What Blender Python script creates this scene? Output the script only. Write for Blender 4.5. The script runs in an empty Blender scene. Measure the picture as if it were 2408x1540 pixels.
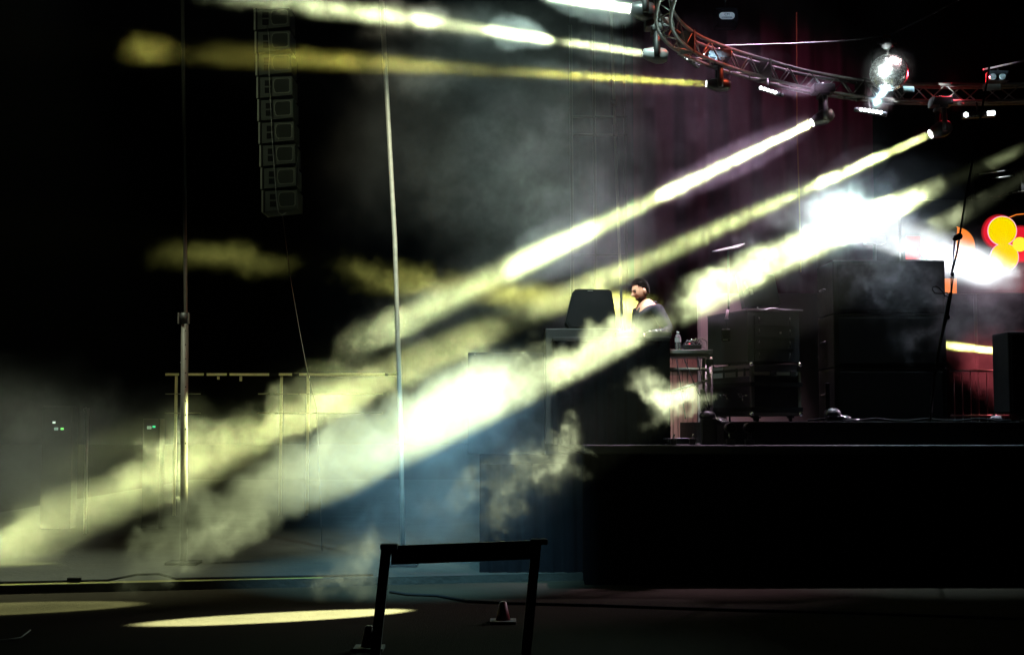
import bpy, bmesh, math, random
import numpy as np
from mathutils import Vector, Matrix
random.seed(7)
S = bpy.context.scene
COL = S.collection
R = math.radians
# ------------------------------------------------------------------ camera
F = 3308.0                       # focal length in pixels of a 2408 px wide picture
TH = math.atan(230 / F)          # pitch, horizon on row 1000
cam = bpy.data.objects.new('camera', bpy.data.cameras.new('camera')); COL.objects.link(cam)
S.camera = cam
cam.data.lens = F / 2408 * 36; cam.data.clip_end = 500; cam.data.clip_start = .1
cam.location = (0, 0, 1.6); cam.rotation_euler = (math.pi / 2 + TH, 0, 0)

def P(px, py, Y):
    """point of the place at depth Y metres seen at picture position px, py"""
    x = (px - 1204) / F; u = (770 - py) / F
    dy = math.cos(TH) - u * math.sin(TH); dz = math.sin(TH) + u * math.cos(TH)
    t = Y / dy
    return Vector((x * t, Y, 1.6 + dz * t))
def X(px, Y): return P(px, 1000, Y).x
def Z(py, Y): return P(1204, py, Y).z
# ------------------------------------------------------------------ night sky
w = bpy.data.worlds.new('World'); S.world = w; w.use_nodes = True
nt = w.node_tree; bg = nt.nodes['Background']
sky = nt.nodes.new('ShaderNodeTexSky'); sky.sky_type = 'NISHITA'; sky.sun_disc = False
sky.sun_elevation = R(-8); sky.sun_rotation = R(200)
nt.links.new(sky.outputs[0], bg.inputs[0]); bg.inputs[1].default_value = .004
w.cycles.sampling_method = 'NONE'
S.view_settings.view_transform = 'Standard'; S.view_settings.look = 'None'
S.view_settings.exposure = 0; S.view_settings.gamma = 1
cy = S.cycles
cy.use_denoising = True; cy.max_bounces = 5; cy.diffuse_bounces = 0; cy.glossy_bounces = 3
cy.transmission_bounces = 4; cy.volume_bounces = 0; cy.transparent_max_bounces = 64
cy.sample_clamp_indirect = 4; cy.caustics_reflective = False; cy.caustics_refractive = False
cy.volume_step_rate = 1.0; cy.volume_max_steps = 1024
# ------------------------------------------------------------------ lamps of the rig and added fill lamps
YEL = (1.0, 1.0, .30); GRN = (.80, 1.0, .62)
def lamp(name, a, b, power, ang, rad, col, blend=.14):
    l = bpy.data.lights.new(name, 'SPOT'); l.energy = power; l.spot_size = R(ang); l.spot_blend = blend
    l.shadow_soft_size = rad; l.color = col
    o = bpy.data.objects.new(name, l); COL.objects.link(o)
    a = Vector(a); b = Vector(b); d = (b - a).normalized()
    o.location = a + d * .03; o.rotation_euler = d.to_track_quat('-Z', 'Y').to_euler()
    return o
def beam(a, b, power, spread, rad, col):
    l = bpy.data.lights.new('moving_head_beam', 'AREA'); l.shape = 'DISK'; l.size = 2 * rad; l.energy = power; l.spread = R(spread); l.color = col
    o = bpy.data.objects.new('moving_head_beam', l); COL.objects.link(o)
    a = Vector(a); d = (Vector(b) - a).normalized(); o.location = a + d * .02; o.rotation_euler = d.to_track_quat('-Z', 'Y').to_euler()
POOL1 = Vector((-4.6, 12.42, 0)); POOL2 = Vector((-1.86, 11.96, 0))
BEAMS = [  # from, to, power, spread, lens radius, colour
    (P(1485, 22, 14.2), P(1100, -42, 14.2), 45, 4.6, .055, (.85, 1, .62)),
    (P(1514, 126, 14.3), P(560, -12, 14.5), 26, 4.6, .043, (.88, 1, .5)),
    (P(1663, 198, 14.9), P(250, 108, 15.0), 9, 4.0, .036, (1, .93, .16)),
    (P(1912, 288, 15.8), P(850, 800, 15.8), 60, 5.2, .045, (.88, 1, .42)),
    (P(2190, 315, 16.3), P(0, 1290, 15.6), 60, 4.4, .050, (.90, 1, .38)),
    (P(2520, 300, 16.0), POOL1, 290000, 5.3, .055, (.88, 1, .50)),
    (P(2545, 335, 15.5), POOL2, 480000, 6.2, .050, (.90, 1, .56)),
    (P(2700, 745, 16.6), P(2035, 545, 15.4), 70, 11.0, .080, (.9, .97, 1)),
    (P(2440, 838, 19.2), P(500, 598, 18.4), 26, 4.2, .040, (1, 1, .22)),
]
for a, b, pw, an, ra, c in BEAMS:
    if pw > 1000: lamp('moving_head_beam', a, b, pw, an, ra, c).scale = (.55 if b is POOL2 else .78, 1, 1)   # oval gate
    else: beam(a, b, pw, an, ra, c)
# added fill lamps with no fixture, for smoke, poles, gear and mirror ball
lamp('added_fill_light', Vector((-.6, 10.2, 8.2)), Vector((-1.0, 14.3, 1.1)), 26000, 26, .12, (.20, .52, .70), 1)
lamp('added_fill_light', Vector((-5.4, 14.8, 8.5)), Vector((-5.2, 14.8, 1.0)), 8000, 42, .12, (.72, .82, .58), 1)
lamp('added_fill_light', Vector((.6, 11.2, 10.0)), P(1220, 440, 15.2), 24000, 34, .12, (.42, .60, .53), 1)
lamp('added_fill_light', Vector((3.2, 15.7, 10.5)), P(1680, 420, 15.8), 16000, 34, .12, (.62, .42, .62), 1)
lamp('added_fill_light', P(2000, -160, 19.0), P(1750, 560, 21), 90, 90, .2, (.72, .26, .42), 1)
lamp('added_fill_light', P(2600, 400, 18.0), P(2330, 860, 18.5), 3000, 40, .1, (1, .16, .2), 1)
lamp('added_fill_light', Vector((-2.0, 17.5, 6.8)), P(600, 830, 24), 700, 34, .1, (1, .95, .4), 1)
lamp('added_fill_light', Vector((-3.5, 10.5, 7.5)), P(640, 260, 17), 110, 26, .1, (.85, 1, .62), 1)
lamp('added_fill_light', Vector((-.8, 12.2, 5.6)), P(1506, 690, 15.6), 700, 7, .1, (1, .56, .42), .8)
lamp('added_fill_light', Vector((-3.0, 7.0, 6.6)), P(2090, 172, 15.9), 110000, 3.0, .05, (.9, 1, .96), .6)
lamp('added_fill_light', Vector((-.3, 12.2, 8.4)), P(915, 480, 15.4), 4200, 22, .1, (1, .94, .62), 1)
lamp('added_fill_light', Vector((-1.5, 11.0, 6.0)), P(436, 760, 15.6), 300, 18, .1, (1, .9, .55), 1)
lamp('added_fill_light', Vector((9.2, 17.2, 5.4)), P(2320, 730, 15.6), 4500, 26, .1, (.72, .55, .70), 1)
lamp('added_fill_light', Vector((4.3, 15.2, 8.6)), P(2130, 720, 15.0), 6000, 26, .1, (.55, .72, .85), 1)
lamp('added_fill_light', Vector((2.2, 16.9, 5.2)), P(1668, 870, 18.2), 260, 40, .1, (1, .66, .74), 1)
lamp('added_fill_light', Vector((4.6, 15.6, 6.2)), P(1660, 860, 16.0), 350, 32, .1, (1, .58, .62), 1)
lamp('added_fill_light', Vector((3.4, 14.2, 7.2)), P(1680, 70, 14.6), 600, 50, .1, (1, .13, .06), 1)
lamp('added_fill_light', Vector((5.6, 17.6, 6.0)), P(2240, 190, 16.5), 700, 44, .1, (1, .03, .05), 1)
# strong white head buried in the smoke above the stacked cabinets, turned to the audience
HOT = P(2040, 512, 15.75)
lamp('moving_head_beam', HOT, P(1400, 450, 11.5), 1300, 72, .07, (.66, 1, .90), 1)

# ------------------------------------------------------------------ materials
MATS = {}
def mat(name, col, rough=.6, metal=0., noise=.25, scale=8., spec=.5, bump=0.):
    if name in MATS: return MATS[name]
    m = bpy.data.materials.new(name); m.use_nodes = True; t = m.node_tree; b = t.nodes['Principled BSDF']
    b.inputs['Metallic'].default_value = metal; b.inputs['Specular IOR Level'].default_value = spec
    tc = t.nodes.new('ShaderNodeTexCoord'); n = t.nodes.new('ShaderNodeTexNoise')
    n.inputs['Scale'].default_value = scale; n.inputs['Detail'].default_value = 6
    t.links.new(tc.outputs['Object'], n.inputs['Vector'])
    mx = t.nodes.new('ShaderNodeMix'); mx.data_type = 'RGBA'
    mx.inputs[6].default_value = [c * (1 - noise) for c in col] + [1]
    mx.inputs[7].default_value = [min(1, c * (1 + noise)) for c in col] + [1]
    t.links.new(n.outputs[0], mx.inputs[0]); t.links.new(mx.outputs[2], b.inputs['Base Color'])
    mr = t.nodes.new('ShaderNodeMapRange'); mr.inputs[3].default_value = max(.03, rough - .12); mr.inputs[4].default_value = min(1, rough + .12)
    t.links.new(n.outputs[0], mr.inputs[0]); t.links.new(mr.outputs[0], b.inputs['Roughness'])
    if bump:
        bp = t.nodes.new('ShaderNodeBump'); bp.inputs['Strength'].default_value = bump; bp.inputs['Distance'].default_value = .02
        n2 = t.nodes.new('ShaderNodeTexNoise'); n2.inputs['Scale'].default_value = scale * 9; n2.inputs['Detail'].default_value = 4
        t.links.new(tc.outputs['Object'], n2.inputs['Vector']); t.links.new(n2.outputs[0], bp.inputs['Height'])
        t.links.new(bp.outputs[0], b.inputs['Normal'])
    MATS[name] = m; return m
def glow(name, col, strength):
    if name in MATS: return MATS[name]
    m = bpy.data.materials.new(name); m.use_nodes = True; b = m.node_tree.nodes['Principled BSDF']
    b.inputs['Base Color'].default_value = (*[c * .2 for c in col], 1)
    b.inputs['Emission Color'].default_value = (*col, 1); b.inputs['Emission Strength'].default_value = strength
    m.cycles.emission_sampling = 'NONE'
    MATS[name] = m; return m
ALU = mat('brushed_aluminium', (.55, .55, .55), .35, .9, .15, 30)
BLACK = mat('black_paint', (.006, .006, .007), .6, 0, .3, 8, .2)
BLKMET = mat('black_metal', (.018, .018, .02), .5, .3, .3, 20)
RUBBER = mat('black_rubber', (.008, .008, .008), .85, 0, .3, 8, .1)
CLOTH = mat('black_cloth', (.004, .004, .005), .95, 0, .3, 14, .03)
STEEL = mat('galvanised_steel', (.42, .42, .42), .38, .85, .25, 25)
WHITE = mat('white_label', (.7, .7, .68), .6, 0, .08)
CHROME = mat('chrome', (.8, .8, .8), .15, 1, .05)
GREYC = mat('grey_cabinet', (.11, .12, .11), .6, 0, .2, 12)
GREYF = mat('grey_grille', (.05, .055, .05), .8, 0, .2, 60)
RAIL = mat('pale_rail_paint', (.55, .55, .4), .6, 0, .2)

# ------------------------------------------------------------------ mesh helpers
class MB:
    def __init__(s): s.bm = bmesh.new()
    def face(s, pts):
        return s.bm.faces.new([s.bm.verts.new(p) for p in pts])
    def box(s, c, d, rot=None, bev=0.):
        r = bmesh.ops.create_cube(s.bm, size=1)
        vs = r['verts']
        M = Matrix.Translation(Vector(c)) @ (rot.to_4x4() if rot else Matrix()) @ Matrix.Diagonal((*d, 1))
        bmesh.ops.transform(s.bm, matrix=M, verts=vs)
        if bev:
            es = list({e for v in vs for e in v.link_edges})
            bmesh.ops.bevel(s.bm, geom=es, offset=bev, segments=2, affect='EDGES', profile=.6)
        return s
    def tube(s, pts, r, n=10, cap=True):
        pts = [Vector(p) for p in pts]; rings = []
        up = None
        for i, p in enumerate(pts):
            a = pts[max(0, i - 1)]; b = pts[min(len(pts) - 1, i + 1)]; d = (b - a).normalized()
            if up is None:
                up = d.orthogonal().normalized()
            up = (up - d * up.dot(d)).normalized(); q = d.cross(up)
            rr = r[i] if isinstance(r, (list, tuple)) else r
            rings.append([s.bm.verts.new(p + (up * math.cos(k / n * math.tau) + q * math.sin(k / n * math.tau)) * rr) for k in range(n)])
        for A, B in zip(rings, rings[1:]):
            for k in range(n):
                f = s.bm.faces.new((A[k], A[(k + 1) % n], B[(k + 1) % n], B[k])); f.smooth = True
        if cap:
            s.bm.faces.new(rings[0][::-1]); s.bm.faces.new(rings[-1])
        return s
    def disc(s, c, d, r, n=24):
        d = Vector(d).normalized(); u = d.orthogonal().normalized(); v = d.cross(u)
        s.face([Vector(c) + (u * math.cos(k / n * math.tau) + v * math.sin(k / n * math.tau)) * r for k in range(n)]); return s
    def ball(s, c, r, seg=16, sc=(1, 1, 1)):
        q = bmesh.ops.create_uvsphere(s.bm, u_segments=seg, v_segments=seg // 2, radius=r)
        bmesh.ops.transform(s.bm, matrix=Matrix.Translation(Vector(c)) @ Matrix.Diagonal((*sc, 1)), verts=q['verts'])
        for v in q['verts']:
            for f in v.link_faces: f.smooth = True
        return s
    def prism(s, poly, d):
        """closed outline poly (3D points), pushed by vector d"""
        d = Vector(d); A = [s.bm.verts.new(p) for p in poly]; B = [s.bm.verts.new(Vector(p) + d) for p in poly]
        s.bm.faces.new(A); s.bm.faces.new(B[::-1]); n = len(A)
        for k in range(n): s.bm.faces.new((A[k], B[k], B[(k + 1) % n], A[(k + 1) % n]))
        return s
    def build(s, name, m, parent=None):
        bmesh.ops.recalc_face_normals(s.bm, faces=s.bm.faces)
        me = bpy.data.meshes.new(name)
        if parent is not None:
            bmesh.ops.transform(s.bm, matrix=parent.matrix_basis.inverted() if parent.parent is None else (parent.parent.matrix_basis @ parent.matrix_basis).inverted(), verts=s.bm.verts)
        s.bm.to_mesh(me); s.bm.free(); me.materials.append(m)
        o = bpy.data.objects.new(name, me); COL.objects.link(o); o.parent = parent
        return o
def tag(o, label=None, cat=None, group=None, kind=None):
    for k, v in (('label', label), ('category', cat), ('group', group), ('kind', kind)):
        if v: o[k] = v
    return o
def thing(name, loc, label, cat, group=None):
    o = bpy.data.objects.new(name, None); COL.objects.link(o); o.location = loc; o.empty_display_size = .1
    o.matrix_basis = Matrix.Translation(Vector(loc))
    return tag(o, label, cat, group)
def text_mesh(name, s, size, M, m, parent, depth=.001):
    c = bpy.data.curves.new(name, 'FONT'); c.body = s; c.size = size; c.extrude = depth; c.align_x = 'CENTER'; c.align_y = 'CENTER'
    o = bpy.data.objects.new(name, c); COL.objects.link(o)
    dg = bpy.context.evaluated_depsgraph_get(); me = bpy.data.meshes.new_from_object(o.evaluated_get(dg))
    bpy.data.objects.remove(o); me.transform(M)
    me.transform((parent.matrix_basis if parent.parent is None else parent.parent.matrix_basis @ parent.matrix_basis).inverted())
    me.materials.clear(); me.materials.append(m)
    q = bpy.data.objects.new(name, me); COL.objects.link(q); q.parent = parent; return q
def facing(c):      # text upright, readable from -Y
    return Matrix.Translation(Vector(c)) @ Matrix.Rotation(math.pi / 2, 4, 'X')

# ================================================================== ground and stage
def asphalt():
    m = mat('asphalt', (.018, .015, .010), .95, 0, .45, 1.2, .03)
    t = m.node_tree; b = t.nodes['Principled BSDF']; tc = t.nodes['Texture Coordinate']
    v = t.nodes.new('ShaderNodeTexVoronoi'); v.inputs['Scale'].default_value = 150
    n = t.nodes.new('ShaderNodeTexNoise'); n.inputs['Scale'].default_value = 60; n.inputs['Detail'].default_value = 5
    t.links.new(tc.outputs['Object'], v.inputs['Vector']); t.links.new(tc.outputs['Object'], n.inputs['Vector'])
    ad = t.nodes.new('ShaderNodeMath'); ad.operation = 'ADD'
    t.links.new(v.outputs['Distance'], ad.inputs[0]); t.links.new(n.outputs[0], ad.inputs[1])
    bp = t.nodes.new('ShaderNodeBump'); bp.inputs['Strength'].default_value = .7; bp.inputs['Distance'].default_value = .006
    t.links.new(ad.outputs[0], bp.inputs['Height']); t.links.new(bp.outputs[0], b.inputs['Normal'])
    return m
g = MB(); g.face([(-80, -5, 0), (80, -5, 0), (80, 120, 0), (-80, 120, 0)])
tag(g.build('ground', asphalt()), kind='structure')
# low dock, left; yellow light on its top edge put into a strip's colour
EL = [Vector((-9, 12.75, 0)), Vector((X(0, 13.5), 13.5, 0)), Vector((X(760, 14.15), 14.15, 0)), Vector((X(1388, 14.7), 14.75, 0))]
g = MB(); poly = EL + [Vector((1.2, 40, 0)), Vector((-9, 40, 0))]
g.prism([p + Vector((0, 0, -.02)) for p in poly], (0, 0, .10))
tag(g.build('pavement', mat('concrete', (.012, .012, .009), .75, 0, .3, 2, .3, .5)), kind='structure')
g = MB()
for a, b in zip(EL[:2], EL[1:3]):
    n = Vector((0, .16, 0)); up = Vector((0, 0, .084))
    g.face([a + up + n * .05, b + up + n * .05, b + up + n, a + up + n])
tag(g.build('kerb_lit_edge', mat('yellow_lit_strip', (.10, .09, .015), .85, 0, .8, 6)), kind='structure')

SX0 = X(1375, 14.2)
st = thing('stage', (4, 14.2, 0), 'long black stage platform with a cloth covered front wall', 'stage')
MB().box(((SX0 + 10.6) / 2, 19.3, 1.355), (10.6 - SX0, 10.2, .09), bev=.01).build('deck', mat('stage_deck', (.012, .012, .013), .75, 0, .4, 4), st)
# pleated skirt
def pleats(x0, x1, y, z0, z1, amp, wl, n, m, name, parent=None, seed=0):
    r = random.Random(seed); b = MB(); V = []
    ph = 0
    for i in range(n + 1):
        x = x0 + (x1 - x0) * i / n; ph += (x1 - x0) / n / wl * math.tau * r.uniform(.7, 1.3)
        V.append([b.bm.verts.new((x, y + amp * math.sin(ph) + .3 * amp * math.sin(ph * 2.3 + 1 + k * .3), z0 + (z1 - z0) * k / 6)) for k in range(7)])
    for A, B in zip(V, V[1:]):
        for k in range(6):
            f = b.bm.faces.new((A[k], B[k], B[k + 1], A[k + 1])); f.smooth = True
    return b.build(name, m, parent)
pleats(SX0, 10.5, 14.30, .0, 1.31, .03, .22, 260, CLOTH, 'front_skirt', st)
b = MB(); b.box((SX0 + .03, 18.4, .66), (.05, 8.2, 1.3)).build('side_wall', CLOTH, st)
for k in range(8):
    MB().tube([(SX0 + .35 + k * 1.4, 14.45, 0), (SX0 + .35 + k * 1.4, 14.45, 1.31)], .025).build('support_leg', STEEL, st)
wg = thing('stage_wing', (X(1235, 15), 15.2, 0), 'dark stage wing beside the main stage, hidden in smoke', 'stage')
MB().box((X(1235, 15.2) + .1, 15.6, 1.25), (1.16, 1.7, .1), bev=.008).build('deck', CLOTH, wg)
pleats(X(1235, 15.2) - .48, X(1235, 15.2) + .68, 14.73, .08, 1.2, .02, .2, 60, CLOTH, 'front_skirt', wg, 8)
for dx in (-.5, .45):
    for dy in (-.6, .7):
        MB().tube([(X(1235, 15.2) + .1 + dx, 15.6 + dy, .08), (X(1235, 15.2) + .1 + dx, 15.6 + dy, 1.2)], .025).build('leg', BLKMET, wg)
rz = 1.4; RT = Z(991, 14.9)
rs = thing('stage_riser', (X(2050, 15), 15.4, rz), 'low black riser running along the stage front on the right', 'riser')
x0 = X(1702, 14.6)
MB().box(((x0 + 10) / 2, 16.6, (rz + RT) / 2), (10 - x0, 4.0, RT - rz - .002), bev=.006).build('platform', BLACK, rs)
MB().box(((x0 + 10) / 2, 14.592, RT - .02), (10 - x0, .012, .03)).build('edge_strip', mat('worn_edge', (.03, .03, .03), .4, .4), rs)

# upstage curtain and walls
cm = mat('plum_curtain', (.13, .045, .07), .95, 0, .3, 3, .1)
cu = thing('stage_curtain', (X(1800, 21), 21, 1.4), 'tall plum curtain hanging in folds behind the stage', 'curtain')
pleats(X(1488, 21), X(2060, 21), 21, 1.4, 10.5, .09, .55, 240, cm, 'cloth', cu, 3)
MB().tube([(X(1480, 21), 21, 10.55), (X(2070, 21), 21, 10.55)], .04).build('curtain_rail', STEEL, cu)
cb = thing('dark_curtain', (X(1390, 20.6), 20.6, 0), 'narrow blue black drape left of the plum curtain', 'curtain')
pleats(X(1342, 20.6), X(1493, 20.6), 20.6, 0, 10.5, .05, .5, 60, mat('navy_cloth', (.035, .035, .05), .95, 0, .3, 6, .1), 'cloth', cb, 5)
pw = thing('pale_panel', (X(1770, 18.2), 18.2, 1.4), 'pale pinkish wall panel behind the equipment rack', 'panel')
a = X(1642, 18.2); c = X(1935, 18.2); zt = Z(690, 18.2)
MB().box(((a + c) / 2, 18.2, (zt + 1.4) / 2), (c - a, .04, zt - 1.4)).build('board', mat('pale_board', (.40, .33, .35), .8, 0, .08, 3), pw)
MB().box((a + .02, 18.17, (zt + 1.4) / 2), (.035, .02, zt - 1.4)).build('trim', mat('trim_grey', (.3, .26, .28)), pw)
pf = thing('plank_wall', (X(1610, 18.4), 18.4, 1.4), 'reddish board wall seen under the side table', 'wall')
a = X(1560, 18.4); c = X(1641, 18.4)
b = MB()
for k in range(7):
    xx = a + (c - a) * (k + .5) / 7
    b.box((xx, 18.42, 2.0), ((c - a) / 7 - .008, .03, 1.2), bev=.003)
b.build('planks', mat('red_planks', (.30, .12, .11), .7, 0, .3, 5), pf)
b = MB(); b.box(((a + c) / 2, 18.38, Z(862, 18.4)), (c - a, .04, .05)); b.build('batten', mat('red_planks', (.3, .1, .1)), pf)
# red lit fence, far right
fx0, fx1 = X(2236, 17.6), X(2410, 17.6)
fn = thing('steel_barrier', ((fx0 + fx1) / 2, 17.6, RT), 'steel barred barrier in red light beside the black speaker', 'barrier')
zt = Z(872, 17.6)
for z, nm in ((zt, 'top_rail'), (RT + .08, 'bottom_rail')):
    MB().tube([(fx0, 17.6, z), (fx1, 17.6, z)], .013).build(nm, STEEL, fn)
for k in range(9):
    xx = fx0 + (fx1 - fx0) * (k + .5) / 9
    MB().tube([(xx, 17.6, RT), (xx, 17.6, zt)], .006, 6).build('bar', STEEL, fn)
bx = thing('brown_crate', (X(2400, 17), 17, RT), 'small brown crate at the right edge under the black speaker', 'crate')
MB().box((X(2402, 17) , 17, Z(968, 17) - .12), (.2, .25, .24), bev=.01).build('box', mat('brown_board', (.25, .13, .09)), bx)
MB().box((X(2402, 17) , 16.872, Z(955, 17) - .02), (.21, .006, .03)).build('lid_edge', mat('brown_dark', (.12, .07, .05)), bx)

# far left railing on the dock
YR = 24.0
rl = thing('railing', (X(660, YR), YR, .08), 'pale painted railing with broken top rail far behind the poles', 'railing')
zc = Z(880.5, YR)
MB().box(((X(387, YR) + X(940, YR)) / 2, YR, zc), (X(940, YR) - X(387, YR), .05, 5.6 / F * YR), bev=.004).build('top_rail', RAIL, rl)
for p, q in ((420, 424), (478, 485), (532, 539), (632, 655), (686, 703), (905, 912)):
    MB().box(((X(p, YR) + X(q, YR)) / 2, YR, zc), (X(q, YR) - X(p, YR), .062, 6.6 / F * YR), bev=.006).build('dark_wrap', CLOTH, rl)
for p, q in ((412, 1040), (660, 1040), (723, 1040)):
    MB().box((X(p, YR), YR + .03, (Z(883, YR) + .08) / 2), (.042, .04, Z(883, YR) - .08)).build('post', RAIL, rl)
for p, q in ((511, 892), (564, 896)):
    MB().box((X(p, YR), YR + .03, (Z(884, YR) + Z(q, YR)) / 2), (.038, .03, Z(884, YR) - Z(q, YR))).build('bracket', RAIL, rl)
for zz in (926, 971):
    for p, q in ((387, 470), (606, 634), (645, 700), (703, 900)):
        MB().box(((X(p, YR) + X(q, YR)) / 2, YR + .02, Z(zz, YR)), (X(q, YR) - X(p, YR), .02, .014)).build('lower_rail', mat('dull_rail', (.25, .25, .2), .7), rl)
# ================================================================== ring truss
TZ = 5.64
def cr(p0, p1, p2, p3, t):
    return .5 * ((2 * p1) + (p2 - p0) * t + (2 * p0 - 5 * p1 + 4 * p2 - p3) * t * t + (3 * p1 - p0 - 3 * p2 + p3) * t ** 3)
TP = [Vector(v) for v in ((1.50, 11.0, TZ), (1.47, 12.3, TZ), (1.54, 13.36, TZ), (1.86, 14.25, TZ), (2.35, 14.9, TZ), (2.86, 15.4, TZ), (3.42, 15.88, TZ), (4.14, 16.28, TZ), (4.75, 16.46, TZ), (5.6, 16.5, TZ), (6.5, 16.35, TZ), (7.4, 15.9, TZ))]
CL = []
for i in range(1, len(TP) - 2):
    for k in range(4): CL.append(cr(TP[i - 1], TP[i], TP[i + 1], TP[i + 2], k / 4))
CL.append(TP[-2])
tr = thing('ring_truss', (4.1, 16.3, 5.4), 'curved aluminium lighting truss arching over the stage', 'truss')
def off(i, side, down):
    a = CL[max(0, i - 1)]; c = CL[min(len(CL) - 1, i + 1)]; d = (c - a).normalized(); n = Vector((-d.y, d.x, 0))
    return CL[i] + n * (.14 * side) + Vector((0, 0, -.2 * down))
TRM = mat('truss_aluminium', (.17, .155, .15), .45, .6, .35, 30)
for side in (0, 1):
    for down in (0, 1):
        MB().tube([off(i, side, down) for i in range(len(CL))], .019, 10).build('chord', TRM, tr)
for i in range(0, len(CL) - 1):
    up = i % 2
    for (s0, d0, s1, d1) in ((0, up, 0, 1 - up), (1, 1 - up, 1, up), (up, 1, 1 - up, 1)):
        MB().tube([off(i, s0, d0), off(i + 1, s1, d1)], .008, 6).build('brace', TRM, tr)
for i in (8, 16, 24):
    b = MB(); c = (off(i, 0, 0) + off(i, 1, 1)) / 2; a = off(i, 0, 0); q = off(i, 1, 0)
    ang = math.atan2(q.y - a.y, q.x - a.x)
    b.box(c, (.19, .03, .24), Matrix.Rotation(ang, 3, 'Z'))
    b.build('coupler_plate', TRM, tr)

# ------------------------------------------------------------------ moving heads
LENSM = glow('lamp_lens_white', (.98, 1, .92), 12)
CASE = mat('lamp_casing', (.016, .016, .018), .4, .1, .2)
CASEG = mat('grey_lamp_casing', (.22, .22, .23), .4, .1, .2)
def moving_head(a, b, rad, label, hang=.30, CASE=CASE):
    a = Vector(a); d = (Vector(b) - a).normalized()
    side = Vector((0, 1, 0)); side = (side - d * side.dot(d)).normalized()
    c = a - d * .13
    t = thing('moving_head_light', c + Vector((0, 0, hang)), label, 'stage light', 'moving head lights hanging from the truss')
    h = MB(); R0 = rad * 1.35 + .012
    h.tube([a + d * .005, a - d * .02, a - d * .05, a - d * .14, a - d * .21, a - d * .25], [rad * 1.12, rad * 1.3, R0, R0 * 1.25, R0 * 1.1, R0 * .7], 12)
    hd = h.build('lamp_head', CASE, t)
    MB().disc(a + d * .012, d, rad).build('lens', LENSM, hd)
    yk = MB()
    for s in (-1, 1):
        p = c + side * s * (R0 * 1.25 + .025); top = Vector((c.x, c.y, c.z + hang - .05)) + side * s * (R0 + .02)
        yk.tube([p - Vector((0, 0, .05)), p + Vector((0, 0, .04)), top], [.028, .034, .03], 8)
    yk.box(Vector((c.x, c.y, c.z + hang - .05)), (.1, 2 * R0 + .12, .04), bev=.008)
    yk.build('yoke', BLKMET, t)
    bs = MB(); bs.box(Vector((c.x, c.y, c.z + hang + .02)), (.24, .22, .10), bev=.015).build('base', CASE, t)
    cl = MB(); cl.tube([Vector((c.x, c.y, c.z + hang + .06)), Vector((c.x, c.y, max(c.z + hang + .1, 5.44)))], .014, 8)
    cl.build('clamp', STEEL, t)
    return t
ML = ['moving head lamp at the top edge throwing the highest short white beam', 'moving head lamp under the left end of the truss with grey casing lit',
      'dim yellow moving head lamp throwing the long flat beam', 'moving head lamp throwing the left one of two slanted beams',
      'moving head lamp throwing the slanted beam right of the mirror ball', 'moving head lamp off the right edge feeding the broad bright beam',
      'moving head lamp off the right edge aimed down at the ground pool', 'white moving head lamp beyond the right edge behind the rope', 'low yellow lamp behind the black speaker at the right edge']
for (a, b, pw, an, ra, c), lb in list(zip(BEAMS, ML))[:7]:
    moving_head(a, b, ra, lb, CASE=CASEG if 'grey casing' in lb else CASE)
t = thing('moving_head_light', HOT + Vector((.1, .1, -.3)), 'white moving head lamp glaring inside the smoke above the stacked cabinets', 'stage light')
h = MB(); dd = (P(1500, 620, 11) - HOT).normalized(); h.tube([HOT - dd * .01, HOT - dd * .10, HOT - dd * .24], [.08, .11, .07], 14); hd = h.build('lamp_head', CASE, t)
MB().disc(HOT + dd * .004, dd, .07).build('lens', LENSM, hd)
MB().box(HOT + Vector((.1, .1, -.24)), (.22, .2, .1), bev=.015).build('base', CASE, t); MB().tube([HOT - dd * .1, HOT + Vector((.1, .1, -.2))], .03, 10).build('yoke', BLKMET, t)
MB().tube([HOT + Vector((.1, .1, -.28)), Vector((HOT.x + .1, HOT.y + .1, Z(612, 15.35)))], .02, 10).build('stand', BLKMET, t)
# ------------------------------------------------------------------ LED bars
DIM = mat('dark_lens', (.25, .27, .28), .12, .2, .1)
BARL = glow('led_lens_white', (.9, .96, 1), 9)
def led_bar(p, q, n, lit, r, label, aim, power):
    p = Vector(p); q = Vector(q); ax = (q - p).normalized(); mid = (p + q) / 2
    t = thing('led_bar_light', mid, label, 'light bar', 'LED bar lights under the truss')
    fd = (Vector((0, -1, -.15)) + (aim - mid).normalized() * .55).normalized(); fd = (fd - ax * fd.dot(ax)).normalized(); up = ax.cross(fd)
    rot = Matrix((ax, -fd, up)).transposed()
    MB().box(mid - fd * (r * .9 + .012), ((q - p).length + 3 * r, r * 1.8, r * 2.3), rot, bev=r * .2).build('housing', BLKMET, t)
    MB().tube([mid - fd * .05, mid - fd * .05 + Vector((0, .05, .16))], .012, 8).build('bracket', BLKMET, t)
    for k in range(n):
        c = p + (q - p) * (k / (n - 1))
        m = MB(); m.tube([c - fd * .012, c + fd * .004, c + fd * .007], [r, r, r * .6], 14)
        m.build('lamp_lens', BARL if k in lit else DIM, t)
    c0 = p + (q - p) * (sum(lit) / len(lit) / (n - 1)) + (aim - mid).normalized() * .03
    lamp('led_bar_lamp', c0, aim, power, 17, .05, (.55, .85, 1), .9)
    return t
BALL = P(2090, 172, 15.9)
led_bar(P(1607, 128, 14.6), P(1644, 156, 15.0), 8, (0, 1, 2), .017, 'led bar with three lit lamps, farthest left under the truss', BALL + Vector((0, 0, .05)), 1500)
led_bar(P(1790, 207, 14.9), P(1841, 223, 15.1), 7, (0, 1, 2, 3, 4), .017, 'led bar with five lit lamps shining a flat teal cone', BALL + Vector((-.1, -.4, -.05)), 2200)
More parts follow.
